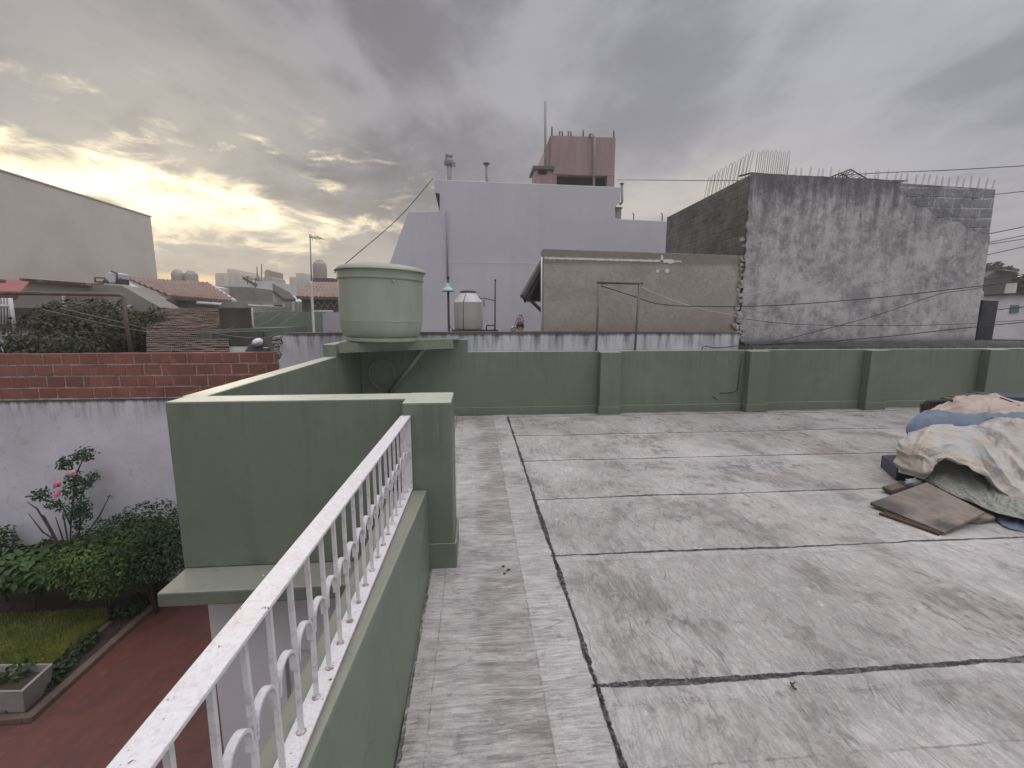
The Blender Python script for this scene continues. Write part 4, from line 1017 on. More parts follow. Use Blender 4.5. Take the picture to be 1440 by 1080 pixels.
for k in range(1):
    c_ = Vector((pe_h.x, YP + .0, H_ + .02)); rows = []
    for i in range(9):
        th = math.pi * (.02 + .62 * i / 8); rows.append([c_ + Vector((.098 * math.sin(th) * math.cos(a), .112 * math.sin(th) * math.sin(a) * (1 if math.sin(a) > 0 else .9) + .012, .118 * math.cos(th) + (-.05 if math.sin(a) > .2 and i > 6 else 0))) for a in [6.2832 * j / 20 for j in range(21)]])
    hm.grid(rows)
hm.build('hair', M_hair, pe)
# pink and white pennant-like cloth behind the person
pc = MB(); a_ = atY(733, 453, 11.9); b_ = atY(731, 441, 11.9); rows = []
for i in range(10):
    f_ = i / 9; cx_ = lerp(a_.x, b_.x, f_); cz_ = lerp(a_.z, b_.z, f_); hw = .085 * (1 - .25 * f_)
    rows.append([Vector((cx_ + hw * (2 * j / 8 - 1), 11.9 + .03 * math.sin(j * 1.9 + i * .4), cz_ + .012 * math.sin(j * 2 + i))) for j in range(9)])
pc.grid(rows)
M_pat = mat('pink_white_print', lambda t: {'Base Color': t.mix(t.ss(t.noise(t.pos(), 22, 3, .6), .46, .54), (.60, .57, .54), (.36, .20, .19)), 'Roughness': .9})
t_ = thing('drying_cloth', 'small pink and white patterned cloth on a stand behind the person', 'cloth', (a_.x, 11.9, -.12))
pc.build('cloth', M_pat, t_, solid=.01)
s0 = atY(722, 463, 11.95)
MB().tube([Vector((s0.x, 11.95, -.12)), s0, atY(727, 448, 11.95), atY(731, 440.5, 11.95)], .012, 5).tube([Vector((a_.x + .05, 11.95, -.12)), atY(735, 441, 11.95)], .012, 5).build('stand', M_galv, t_)
rows = []
for i in range(6): rows.append([atY(718 + j * 1.6, 459 + i * 1.4, 11.85) + Vector((0, .04 * math.sin(i * 2 + j * 1.4), 0)) for j in range(6)])
pc2 = MB().grid(rows); pc2.build('hanging_rag', M_pat, t_, solid=.01)

# ------------------------------------------------------------------ clothesline frame and cables
cf = thing('clothesline_frame', 'grey green pipe frame standing on the rear parapet', 'clothesline', atY(866, 490, 7.25))
q = lambda x, y: atY(x, y, 7.25)
for xb, xt in ((838.5, 842.5), (893, 899.5)):
    b0 = q(xb, 489); MB().tube([Vector((b0.x, b0.y, 1.037)), q(xt, 399)], .020, 8).build('post', M_greenpipe, cf)
MB().tube([q(840, 397.5), q(904, 399)], .016, 8).tube([q(845, 399.5), q(870, 397), q(880, 399.5), q(900, 399.5)], .009, 5).build('top_bar', M_rust, cf)


def cable(label, pts, r=.009, m=None, name='cable'):
    w_ = [atY(x, y, Y) for x, y, Y in pts]; out = []
    if pts[-1][0] >= 1460 and name == 'cable': w_.append(w_[-1] + (w_[-1] - w_[-2]) * 7)
    for i in range(len(w_) - 1):
        p0 = w_[max(i - 1, 0)]; p1 = w_[i]; p2 = w_[i + 1]; p3 = w_[min(i + 2, len(w_) - 1)]
        for k in range(6):
            t = k / 6; out.append(.5 * ((2 * p1) + (p2 - p0) * t + (2 * p0 - 5 * p1 + 4 * p2 - p3) * t * t + (3 * p1 - p0 - 3 * p2 + p3) * t ** 3))
    out.append(w_[-1]); mb = MB().tube(out, r, 5)
    return tag(mb.build(name, m or M_cable), label, 'cable')
cable('pale cord sagging from the clothesline frame across the brown wall', [(903, 404, 7.25), (940, 420, 7.3), (985, 434, 7.35), (1030, 443, 7.4), (1060, 449, 7.42)], .006, M_cable2)
cable('dark cable crossing brown and grey walls at mid height rising right', [(845, 402, 7.25), (886, 415, 7.27), (930, 428, 7.3), (1000, 431, 7.28), (1100, 429, 7.2), (1240, 418, 7.0), (1380, 402, 6.6), (1500, 388, 6.2)], .008)
cable('dark cable rising diagonally from the mortar foot across the grey wall', [(1088, 481, 7.4), (1160, 463, 7.3), (1240, 441, 7.2), (1320, 414, 7.1), (1380, 404, 7.0), (1500, 372, 6.6)], .006)
cable('thin cable hanging nearly level low across the grey wall', [(1050, 449, 7.45), (1120, 456, 7.4), (1230, 458, 7.2), (1340, 456, 6.9), (1500, 447, 6.5)], .005)
cable('dark cable just above the wall foot at lower right of the grey wall', [(1180, 479, 7.3), (1260, 472, 7.2), (1340, 463, 7.0), (1440, 453, 6.7), (1520, 445, 6.5)], .008)
cable('black cable lying along the top of the green parapet', [(987, 491, 7.2), (992, 487, 7.25), (1010, 489, 7.24), (1050, 485, 7.3), (1075, 484, 7.35), (1120, 482, 7.36), (1180, 479.5, 7.36)], .008)
cable('thin overhead wire from the lilac roof toward the grey building', [(868, 253, 14.8), (930, 253.3, 13), (992, 254, 11.5), (1060, 254, 10.2)], .009)
cable('thin overhead wire high above the right end of the grey roof', [(1180, 247, 13), (1240, 243, 12.5), (1340, 239, 11), (1460, 232, 10)], .010)
cable('uppermost street wire right of the grey building', [(1385, 275, 12), (1440, 269, 11), (1500, 262, 10)], .010)
cable('second street wire right of the grey building against pale sky', [(1380, 331, 12), (1440, 319, 11), (1500, 307, 10)], .012)
cable('third street wire right of the grey building running close below another', [(1380, 343, 12), (1440, 331, 11), (1500, 318, 10)], .010)
cable('fourth street wire right of the grey building', [(1380, 345, 12), (1440, 336, 11), (1500, 326, 10)], .010)
cable('lowest pale sky street wire right of the grey building', [(1376, 361, 12), (1440, 347, 11), (1500, 333, 10)], .010)
cable('street wire passing in front of the far brown block', [(1380, 394, 11), (1440, 386, 10), (1500, 377, 9)], .010)
cable('street wire over the long far white wall top', [(1372, 418, 11), (1400, 414, 10.6), (1440, 412, 10), (1500, 409, 9)], .012)
cable('street wire sagging before the green patch on the far white wall', [(1400, 436, 10), (1440, 431.5, 9.5), (1500, 424, 9)], .010)
cable('guy wire slanting from lilac roof corner down behind the large tank', [(609, 251, 14.4), (560, 307, 13.6), (500, 359, 12.8), (470, 384, 12.4)], .012)
bx_ = MB().obox(atY(1053, 485, 7.30), (.02, 0, 0), (0, .02, 0), (0, 0, .025)).tube([atY(1048, 490, 7.18), atY(1050, 486, 7.28)], .01, 5)
tag(bx_.build('cable_clamp', M_iron), 'small black cable clamp on the rear parapet top', 'clamp')
cr = MB()
for pts in (((1012, 552), (1016, 553), (1020, 552.5)), ((1022, 553), (1030, 552), (1037, 549)), ((1002, 558), (1007, 560), (1009, 563)), ((1037, 549), (1040, 520), (1043, 497))):
    cr.tube([atY(x, y, YW - .004) for x, y in pts], .007, 5)
cr.build('crack', M_iron, rp)

# ------------------------------------------------------------------ right background
dp = MB().xz([pz(1371, 486, 7.9), pz(1383, 422, 7.9), pz(1405, 423, 7.9), pz(1394, 486, 7.9)], 7.9, 8.6)
tag(dp.build('dark_pillar', plain('dark_stained_concrete', (.050, .050, .052), .6, 4, .9, .5), bevel=.01), 'dark stained concrete pillar right of the grey building', 'pillar')
MB()
wp = MB().tube([atY(1375, 425, 7.7), atY(1376, 411, 7.7), atY(1378.5, 408.5, 7.7), atY(1380, 412, 7.7), atY(1380, 417, 7.7)], .03, 8)
tag(wp.build('vent_elbow', M_white), 'white elbow vent pipe at the grey building right corner', 'pipe')
fw_ = thing('far_white_house', 'long pale wall with green patch beyond the dark pillar', 'house', (17, 14, GZ))
q = lambda x, y: pz(x, y, 13)
MB().xz([(q(1378, 482)[0], GZ), q(1384, 415), q(1475, 412), (q(1475, 482)[0], GZ)], 13, 18).build('wall', M_white, fw_)
MB().xz([q(1421, 429), q(1432, 429), q(1431, 440), q(1419, 440)], 12.97, 12.995).build('green_patch', plain('green_patch_paint', (.10, .16, .13), .8), fw_)
MB().xz([q(1394, 477), q(1475, 478), q(1475, 483), q(1394, 483)], 12.4, 12.99).build('base_ledge', M_iron, fw_)
MB().xz([q(1384, 414.8), q(1476, 411.5), q(1476, 413), q(1384, 416.4)], 12.9, 18.1).build('coping', M_iron, fw_)
fb_ = thing('far_brown_block', 'dark brown stained block above the long pale wall', 'building', (20, 20, GZ))
q = lambda x, y: pz(x, y, 20)
MB().xz([(q(1384, 415)[0], GZ), q(1386, 390), q(1402, 379), (q(1424, 382)), (q(1422, 415)[0], GZ)], 20, 26).build('wall', plain('brown_stained_wall', (.13, .115, .105), .6, .8, .9, .4), fb_)
MB().xz([q(1400, 378.8), q(1425, 381.5), q(1425, 383), q(1401, 380.4)], 19.8, 26).build('coping', M_greyw, fb_)
po = MB().xz([pz(1424, 412, 17), pz(1427, 398, 17), pz(1431, 398, 17), pz(1428.5, 412, 17)], 17, 17.3)
q0_ = atY(1426, 412, 17); po.box(q0_.x - .06, q0_.x + .06, 17.02, 17.2, GZ, q0_.z)
tag(po.build('white_post', M_white), 'short white post above the long pale wall', 'post')


def tree(label, x, ytop, ybase, Y, spread, name='tree', n=1600, ls=.22, group=None, mtl=None):
    t0_ = atY(x, ytop, Y); b0_ = atY(x, ybase, Y); t = thing(name, label, 'tree', (t0_.x, Y, GZ), group)
    h = t0_.z - b0_.z; w_ = spread / F * Y; blobs = []
    for k in range(7): blobs.append((Vector((t0_.x + random.uniform(-w_, w_) * .7, Y + random.uniform(-1, 1) * w_ * .6, b0_.z + h * random.uniform(.3, .82))), w_ * random.uniform(.3, .5), h * random.uniform(.2, .32)))
    leaves(MB(), blobs, n, ls, fill=.5).build('crown', mtl or M_treef, t)
    tb = MB().tube([(t0_.x, Y, GZ), (t0_.x + .1, Y, b0_.z), (t0_.x, Y, b0_.z + h * .6)], [.22, .16, .05], 7)
    for b in blobs: tb.tube([(t0_.x, Y, b0_.z), b[0]], [.07, .02], 5)
    tb.build('trunk', M_stem, t)
tree('dark tree between the grey building and the brown block', 1392, 372, 412, 30, 16, n=1500, ls=.3)
tree('dark tree at the right picture edge above the pale wall', 1436, 374, 414, 24, 15, n=1700, ls=.25)
tree('dark tree just beyond the right picture edge', 1470, 368, 414, 24, 18, n=1500, ls=.25)
tree('low dark tree top showing behind the brown block', 1412, 376, 396, 38, 14, n=1200, ls=.35)

# ------------------------------------------------------------------ left background
bw = thing('beige_building', 'tall blank beige party wall of a building at far left', 'building', (-20, 20, GZ))
bm_ = MB().box(-24, -18, 8, 27.8, GZ, 7.10); bm_.build('wall', M_beige, bw, bevel=.02)
MB().box(-24.1, -17.96, 7.9, 27.86, 7.105, 7.16).build('coping', M_beige, bw)
prh = thing('pink_roof_house', 'house with a faded red sheet roof at the left edge', 'house', (-17, 16, GZ))
q = lambda x, y: atY(x, y, 14)
MB().prism([atY(-60, 391, 16.5), atY(42, 394, 16.5), atY(26, 413, 14), atY(-60, 412, 14)], (0, .05, -.12)).build('roof', M_redsheet, prh)
MB().prism([atY(-10, 394, 16.2), atY(9, 396, 16.2), atY(9, 399, 15.9), atY(-10, 397, 15.9)], (0, -.02, .06)).build('roof_vent', M_dark, prh)
MB().box(-17.4, atY(24, 420, 14).x, 14.1, 17.4, GZ, atY(0, 415, 14).z).build('wall', M_greyw, prh)
gh = thing('grey_gable_house', 'grey rendered gable house with tiled verge behind the dark bush', 'house', (-12, 13, GZ))
q = lambda x, y: pz(x, y, 12.6)
MB().xz([(q(18, 470)[0], GZ), q(22, 424), q(44, 393.5), q(130, 399.5), q(172, 402), q(228, 434), (q(228, 470)[0], GZ)], 12.6, 13.4).build('wall', M_olive, gh)
tl = MB()
for k in range(22):
    x = 44 + k * 4.2; c_ = atY(x, 393.2 + (x - 44) * .073, 12.75); tl.obox(c_, (.055, 0, -.006), (0, .25, .02), (0, 0, .035))
tl.build('tile_verge', M_rtile, gh)
MB().xz([q(161, 429), q(187, 428), q(187, 441), q(176, 443), q(161, 437)], 12.5, 12.56).build('white_panel', M_white, gh)
MB().xz([q(91, 414), q(93, 414), q(96, 431), q(94, 431)], 12.5, 12.58).build('white_pipe', M_white, gh)
# roof clutter
wt2 = thing('boxy_roof_tank', 'small white tank with pipe frame on the grey gable roof', 'water tank', atY(152, 398, 13))
q = lambda x, y: atY(x, y, 13.0)
MB().prism([q(148, 398), q(147, 386), q(152, 382), q(163, 384), q(163, 398)], (0, .5, 0)).build('tank', M_white, wt2, bevel=.03)
MB().tube([q(134, 399), q(133.5, 390.5), q(147, 391), q(149, 396)], .02, 5).tube([q(135, 396.5), q(147, 396.5)], .02, 5).tube([q(156, 381.5), q(164.5, 384), q(164.5, 398)], .02, 5).tube([q(170, 400), q(170, 391), q(170, 394)], .02, 5).build('pipe_frame', M_iron, wt2)
MB().prism([q(161, 399), q(164, 392), q(169, 392), q(170, 400)], (0, .3, 0)).prism([q(149, 398), q(150, 393), q(153, 396), q(154, 399)], (0, -.1, 0)).build('pump_box', M_iron, wt2)
# red roof house
rh = thing('red_roof_house', 'white walled house with sloping red tile roof below the two beige tanks', 'house', (-10, 19, GZ))
A0, A1, A2, A3, A4 = atY(180, 393, 19), atY(240, 415.5, 15.2), atY(276, 424.5, 14.4), atY(331, 426, 14.4), atY(292, 400, 19)
rows = []
for i in range(15):
    f_ = i / 14; l = A0.lerp(atY(240, 418, 14.4), f_); r_ = A4.lerp(A3, f_); rows.append([l.lerp(r_, j / 40) + Vector((0, 0, .03 * (1 if j % 2 else 0) + (.05 if i % 2 else 0))) for j in range(41)])
MB().grid(rows, False).build('roof', M_rtile, rh, solid=.12)
MB().prism([A0 + Vector((-.02, 0, -.06)), atY(239, 418, 14.5) + Vector((0, 0, -.08)), atY(233, 441, 14.5), atY(228, 436, 15), atY(181, 406, 18.5)], (-.25, 0, 0)).build('gable_wall', M_white, rh)
MB().xz([(pz(239, 460, 14.7)[0], GZ), pz(239, 421, 14.7), pz(330, 428.5, 14.7), (pz(330, 460, 14.7)[0], GZ)], 14.7, 18.5).build('wall', M_greyw, rh)
MB().tube([A3 + Vector((0, -.03, .06)), A4 + Vector((0, 0, .06))], .06, 6).build('verge', M_white, rh)
MB().tube([atY(277, 426, 14.35), atY(322, 429, 14.35)], .05, 6).build('gutter', M_white, rh)
# two beige tanks
ts = thing('tank_platform', 'plain platform carrying two beige roof tanks', 'platform', atY(262, 402, 26))
q = lambda x, y: atY(x, y, 26)
MB().box(q(240, 402).x, q(284, 402).x, 25.0, 27.2, GZ, q(262, 400).z).build('block', M_greyw, ts)
for (x0_, x1_, yt, lab) in ((243, 260, 379.5, 'left of two pale beige roof tanks on the skyline'), (261, 279, 381, 'right of two pale beige roof tanks on the skyline')):
    c_ = q((x0_ + x1_) / 2, 400); c_.z = q(262, 400).z + .002; r_ = (q(x1_, 400).x - q(x0_, 400).x) / 2 * .97; h = q(x0_, yt).z - c_.z
    o = MB().lathe([(r_ * .95, 0), (r_, h * .3), (r_ * 1.0, h * .7), (r_ * .9, h * .82), (r_ * .55, h * .94), (r_ * .5, h), (0, h)], c_, 20).build('roof_tank', M_tankbeige, auto=R(35)); tag(o, lab, 'water tank', 'beige roof tanks on the skyline')
# mossy tiled roof
mr = thing('mossy_roof', 'old mossy tiled roof behind the red brick wall', 'roof', (-7, 11, GZ))
L0, L1, R0, R1 = atY(206, 437, 12.3), atY(207, 500, 8.8), atY(322, 437, 12.3), atY(322, 500, 8.8)
rows = []; NR = 25
for i in range(NR):
    f0 = i / NR; f1 = (i + 1) / NR; a, b = L0.lerp(L1, f0), R0.lerp(R1, f0); c_, d_ = L0.lerp(L1, f1), R0.lerp(R1, f1)
    n_ = 44; r1_, r2_ = [], []
    for j in range(n_ * 4 + 1):
        t = j / (n_ * 4); sg = 6 * mnoise.noise((t * 3, i * .6, 1)); wvz = .010 * math.sin(t * n_ * 6.283 + sg) + .022 * mnoise.noise((t * 7, i * .8, 4)); jt = .03 * mnoise.noise((i * 3.3, j * .10, 0))
        r1_.append(a.lerp(b, t) + Vector((0, 0, wvz + .0))); r2_.append(c_.lerp(d_, t) + Vector((0, jt, wvz + .085)))
    rows += [r1_, r2_]
mrm = MB()
for i in range(NR): mrm.grid([rows[2 * i], rows[2 * i + 1]])
mrm.build('tile', M_mossy, mr, solid=.03)
MB().prism([L0 + Vector((0, 0, -.08)), L1 + Vector((0, 0, -.08)), Vector((L1.x, L1.y, GZ)), Vector((L0.x, L0.y, GZ))], (R0.x - L0.x, 0, 0)).build('wall', M_greyw, mr)
# dark bush and the old parapet
for (lab, x, y, Y, rx_b, rz_b, n_) in (('wide dark bush behind the red brick wall', 118, 455, 10.4, 1.35, .72, 7500), ('dark bush top against the mossy roof', 180, 462, 10.6, .62, .80, 4500), ('low dark bush at the brick wall top further left', 70, 482, 9.2, 1.0, .34, 3200)):
    c_ = atY(x, y, Y); t = thing('bush', lab, 'bush', (c_.x, Y, GZ))
    bl_ = [(c_ + Vector((random.uniform(-.75, .75) * rx_b, random.uniform(-.3, .3), random.uniform(-.5, .35) * rz_b)), rx_b * random.uniform(.28, .5), rz_b * random.uniform(.3, .55)) for _ in range(12)] + [(c_ + Vector((0, 0, -.2)), rx_b * .9, rz_b * .7)]
    leaves(MB(), bl_, n_, .10, fill=.5).build('foliage', M_ivy, t)
    st2 = MB()
    for b in bl_: st2.tube([(c_.x, Y, GZ), (c_.x + .1, Y, c_.z - .6), b[0]], [.06, .04, .012], 5)
    st2.build('stem', M_stem, t)
ow = MB().xz([pz(-60, 500, 10.9), pz(-60, 432, 10.9), pz(60, 433, 10.9), pz(150, 436, 10.9), pz(206, 438, 10.9), pz(206, 500, 10.9)], 10.9, 11.1); ow.box(-12.5, -8.0, 10.9, 11.1, GZ, .9)
tag(ow.build('dark_old_wall', plain('dark_old_plaster', (.075, .062, .055), .6, 2, .95, .4)), 'dark stained old wall behind the bushes', 'wall')
wr_ = thing('white_railing', 'white barred balcony railing on a stained ledge at left edge', 'railing', atY(8, 470, 10.2))
q = lambda x, y: atY(x, y, 10.2)
for k in range(9):
    x = -18 + k * 4.3; MB().tube([q(x + 1.2, 456), q(x, 419)], .014, 5).build('bar', M_white, wr_)
MB().tube([q(-40, 429.5), q(16.5, 430.5)], .028, 6).build('top_rail', M_white, wr_)
MB().tube([q(14.5, 419), q(22, 471)], .034, 6).build('end_post', M_white, wr_)
MB().xz([pz(-60, 500, 10.25), pz(-60, 456, 10.25), pz(22, 456, 10.25), pz(24, 473, 10.25), pz(40, 474, 10.25), pz(40, 477, 10.25), pz(24, 500, 10.25)], 10.25, 10.6).build('ledge', M_white_m, wr_)
pf = thing('pipe_trellis', 'rusty brown pipe frame rising behind the brick wall', 'pipe frame', atY(183, 495, 7.9))
q = lambda x, y: atY(x, y, 7.9)
MB().tube([q(-60, 411), q(120, 413.5), q(170, 414.5), q(173.5, 417), q(178, 455), q(185, 497)], .030, 8).build('pipe', plain('brown_pipe', (.13, .10, .085), .7, 8), pf)
for (lab, pts) in (('upper pale line strung behind the brown pipe frame', [(84, 433, 8.6), (130, 444, 8.8), (170, 453, 9.0), (210, 463, 9.2)]), ('lower pale line strung behind the brown pipe frame', [(60, 435, 8.6), (120, 449, 8.8), (165, 459, 9.0), (210, 467, 9.2)])):
    cable(lab, pts, .004, M_line, 'clothes_line')
# green-walled flat roof with big dark tank
gf = thing('green_flat_roof', 'green painted flat roof block carrying the big dark tank', 'building', (-4.6, 10, GZ))
MB().xz([(pz(281, 500, 9.6)[0], GZ), pz(281, 464, 9.6), pz(392, 461, 9.6), (pz(392, 500, 9.6)[0], GZ)], 9.6, 11.2).build('front_wall', plain('dull_green_paint', (.12, .145, .115), .75, 1.4, .9, .3), gf)
MB().xz([(pz(352, 500, 11.6)[0], GZ), pz(352, 439.5, 11.6), pz(453, 438.5, 11.6), (pz(453, 500, 11.6)[0], GZ)], 11.6, 11.9).build('rear_wall', plain('pale_green_paint', (.17, .20, .155), .8, 1.4, .9, .3), gf)
MB().xz([(pz(453.5, 500, 11.6)[0], GZ), pz(453.5, 440, 11.6), pz(482, 438.5, 11.6), (pz(482, 500, 11.6)[0], GZ)], 11.59, 11.95).build('lilac_panel', plain('pale_lilac_paint', (.36, .345, .36), .9, 1.4, .9, .2), gf)
MB().xz([pz(300, 468, 9.6), pz(372, 466, 9.6), pz(366, 500, 9.6), pz(300, 500, 9.6)], 9.57, 9.597).build('dark_opening', plain('dark_green_stain', (.055, .065, .052), .7, 2), gf)
c_ = atY(333, 461.5, 10.3); c_.z = max(c_.z, pz(281, 463.5, 9.6)[1] + .01)
tb_ = thing('dark_water_tank', 'big dark brown water tank on the green flat roof', 'water tank', c_)
r_ = (atY(354, 440, 10.3).x - atY(313, 440, 10.3).x) / 2; h = atY(333, 424.5, 10.3).z - c_.z; h0 = atY(333, 433, 10.3).z - c_.z
MB().lathe([(r_ * .96, 0), (r_, .05), (r_, h0 - .04), (r_ * 1.02, h0 - .03), (r_ * 1.02, h0)], c_, 28).build('body', M_tankdark, tb_, auto=R(35))
MB().lathe([(r_ * 1.01, h0 + .002), (r_ * .96, h0 + .02), (r_ * .68, h), (0, h + .01)], c_, 28).build('lid', M_tankdark, tb_, auto=R(35))
MB().tube([atY(354.5, 433, 10.0), atY(355.5, 455, 9.95), atY(358, 463, 9.9)], .02, 5).build('pipe', M_tankbeige, tb_)
for k, (lab, pts) in enumerate((('pale line sagging from the far green wall to the dark tank foot', [(372, 440, 11.5), (350, 452, 10.6), (325, 461, 9.9), (300, 467, 9.4)]), ('second pale line drooping across the far green wall', [(394, 441, 11.5), (375, 453, 10.8), (355, 462, 10.2), (330, 470, 9.5)]),
                                ('third pale line drooping across the far green wall', [(418, 440, 11.5), (400, 453, 10.8), (378, 464, 10.2), (350, 475, 9.5)]), ('pale line sagging low in front of the dark opening', [(290, 466, 9.3), (330, 473, 9.3), (370, 475, 9.3), (392, 468, 9.4)]),
                                ('pale line lying level along the green roof edge', [(282, 466.5, 9.4), (320, 467, 9.4), (360, 465.5, 9.4), (385, 464, 9.4)]))):
    cable(lab, pts, .004, M_line, 'clothes_line')
# capped bundle
cbd = thing('covered_bundle', 'dark cloth bundle with white rounded cap on top behind the brick wall', 'bundle', atY(362, 497, 7.7))
q = lambda x, y, Y=7.72: atY(x, y, Y)
cen = q(362, 497); prof_l = [(343, 498), (346, 490), (352, 484), (358, 481)]
rows = []
for i, (y, xl, xr_) in enumerate(((505, 341, 383), (498, 343, 381), (492, 346, 379), (486, 350, 375), (481, 354, 371), (477, 358, 367))):
    l, r_2 = q(xl, y), q(xr_, y); c_ = (l + r_2) / 2; rx_ = (r_2.x - l.x) / 2
    rows.append([c_ + Vector((rx_ * math.cos(a) * (1 + .05 * mnoise.noise((a, i, 0))), rx_ * .55 * math.sin(a), 0)) for a in [6.2832 * j / 24 for j in range(25)]])
rows.append([sum(rows[-1][:24], Vector()) / 24 for _ in range(25)])
rows.insert(0, [Vector((v.x, v.y, 0.2)) for v in rows[0]])
MB().grid(rows).build('cover', M_cloth, cbd)
cc_ = q(362.5, 481.5, 7.62); rot = Matrix.Rotation(R(-22), 3, 'Y')
MB().lathe([(.0, -.062), (.05, -.055), (.082, -.02), (.088, .008), (.078, .03), (.055, .055), (.0, .068)], cc_, 24, rot).build('cap', M_capwhite, cbd)
rg = MB().tube([cc_ + rot @ Vector((.055 * math.cos(a), -.083 + .02 * abs(math.cos(a)), -.012 + .018 * math.sin(a))) for a in [6.2832 * j / 16 for j in range(16)]], .004, 5, closed=True)
rg.build('cap_seam', M_iron, cbd)
MB().tube([q(369, 478, 7.65), q(376, 487, 7.6), q(381, 497, 7.58)], .012, 5).build('strap', M_dark, cbd)
MB().obox(q(374, 489, 7.55), (.035, 0, 0), (0, .01, 0), (0, 0, .005)).build('white_label', M_capwhite, cbd)
# antenna
an = thing('tv_antenna', 'thin pale mast with small tv antenna left of the large tank', 'antenna', atY(441, 467, 10.8))
q = lambda x, y: atY(x, y, 10.8)
b0_ = q(441.5, 467); MB().tube([Vector((b0_.x, b0_.y, GZ)), b0_, q(437.5, 398), q(437, 396)], .030, 6).build('mast', M_white, an)
MB().tube([q(438, 398), q(436, 329)], .014, 5).build('upper_mast', M_galv, an)
am = MB().tube([q(434.5, 334), q(452, 335)], .009, 4)
for x in (440, 444, 448, 451): am.tube([q(x, 334.5) + Vector((0, -.25, 0)), q(x, 334.5) + Vector((0, .25, 0))], .006, 4)
am.tube([q(438, 331), q(439.5, 338)], .008, 4); am.build('boom', M_galv, an)
# red hip roof house with tank
hh = thing('hip_roof_house', 'house with low red tile roof behind the pale antenna mast', 'house', (-5.8, 19, GZ))
rows = []
for i in range(9):
    f_ = i / 8; l = atY(437, 399, 21).lerp(atY(417, 419, 18), f_); r_2 = atY(500, 399, 21).lerp(atY(510, 421, 18), f_); rows.append([l.lerp(r_2, j / 30) + Vector((0, 0, .06 * (i % 2) + .03 * (j % 2))) for j in range(31)])
MB().grid(rows, False).build('roof', M_rtile, hh, solid=.12)
MB().xz([(pz(424, 460, 18.3)[0], GZ), pz(424, 419, 18.3), pz(505, 421, 18.3), (pz(505, 460, 18.3)[0], GZ)], 18.3, 21).build('wall', plain('brown_patterned_wall', (.16, .13, .115), .6, 2, .9, .4), hh)
zg = MB(); 
for k in range(6): zg.tube([atY(438 + k * 9, 424, 18.2), atY(443 + k * 9, 432, 18.2), atY(447 + k * 9, 424, 18.2)], .022, 4)
zg.build('zigzag_trim', M_brown, hh)
MB().box(atY(441, 438, 17).x, atY(467, 438, 17).x, 17, 17.15, atY(450, 439, 17).z, atY(450, 436, 17).z).box(atY(441, 438, 17).x, atY(467, 438, 17).x, 17.02, 17.13, GZ, atY(450, 439, 17).z - .003).build('white_sill', M_white, hh)
MB().box(atY(440, 397, 22).x, atY(469, 397, 22).x, 22, 24.2, GZ, atY(450, 391, 22).z).build('tank_base', plain('dark_parapet', (.12, .11, .10), .8, 1), hh)
c_ = atY(450.5, 391, 23); c_.z = atY(450, 391, 22).z + .01; r_ = (atY(460, 380, 23).x - atY(441, 380, 23).x) / 2; h = atY(450, 366, 23).z - c_.z
o = MB().lathe([(r_ * .97, 0), (r_, h * .4), (r_, h * .75), (r_ * .85, h * .88), (r_ * .5, h * .96), (r_ * .5, h), (0, h)], c_, 20).build('tower_tank', M_tankbeige, auto=R(35)); tag(o, 'beige cylinder tank on dark base above the low red roof', 'water tank')
# houses between
def slab(lab, name, px_, Y, dep, m, cat='house', roof=None):
    t = thing(name, lab, cat, (atY(px_[0][0], 450, Y).x, Y, GZ))
    pts = [pz(x, y, Y) for x, y in px_]; MB().xz([(pts[0][0], GZ)] + pts + [(pts[-1][0], GZ)], Y, Y + dep).build('wall', m, t); return t
t = slab('long olive grey walled house on the left skyline', 'olive_house', [(293, 402), (353, 404)], 27, 4, M_olive)
t = slab('small white block under the olive skyline wall', 'white_block', [(281, 400), (293, 403)], 25, 2, M_white)
t = slab('white gabled house with a dark slate roof on the skyline', 'gable_house', [(326, 403), (329, 399), (340, 392), (363, 405)], 34, 7, M_white)
MB().prism([atY(341, 391.5, 34), atY(344, 391.5, 41), atY(369, 396, 41), atY(370, 405, 36), atY(363, 405, 34)], (0, 0, .15)).build('roof', M_slat, t)
t = slab('white stepped house below the skyline chimney tower', 'stepped_house', [(350, 423), (350, 404), (357, 405), (357, 409), (366, 395), (381, 395), (384, 420), (385, 428)], 30, 4, M_white)
MB().xz([pz(358, 411, 29.9), pz(382, 413, 29.9), pz(382, 422, 29.9), pz(358, 421, 29.9)], 29.8, 29.98).build('balcony', M_olive, t)
ct = MB().xz([pz(371, 396, 31), pz(371, 390, 31), pz(372, 389, 31), pz(372, 381, 31), pz(376, 379, 31), pz(380, 381, 31), pz(380, 389, 31), pz(383, 391, 31), pz(384, 396, 31)], 31, 33)
ct.box(pz(371, 396, 31)[0] + .1, pz(384, 396, 31)[0] - .1, 31.1, 32.9, GZ, pz(371, 396, 31)[1])
tag(ct.build('chimney_tower', M_tankbeige), 'beige brick chimney tower on the skyline', 'chimney')
sk_ = MB()
for x, yt, yb in ((361.5, 375, 395), (368, 371, 398), (364, 389, 395), (359, 391, 396)): sk_.tube([atY(x, yb + 12, 33), atY(x, yt, 33)], .03, 4)
sk_.tube([atY(345, 389, 33), atY(352, 389.5, 33)], .03, 4).tube([atY(348, 389, 33), atY(348, 400, 33)], .03, 4)
tag(sk_.build('roof_aerials', M_iron), 'thin roof aerials on the skyline houses', 'antenna')
t = slab('dark slate roofed white house right of the skyline tower', 'slate_house', [(384, 431), (384, 412), (400, 424), (402, 431)], 26, 3, M_white)
MB().prism([atY(383, 402, 28), atY(408, 415, 28), atY(416, 424, 25.6), atY(400, 424, 25.6), atY(384, 411.5, 25.6)], (0, 0, .15)).build('roof', M_slat, t)
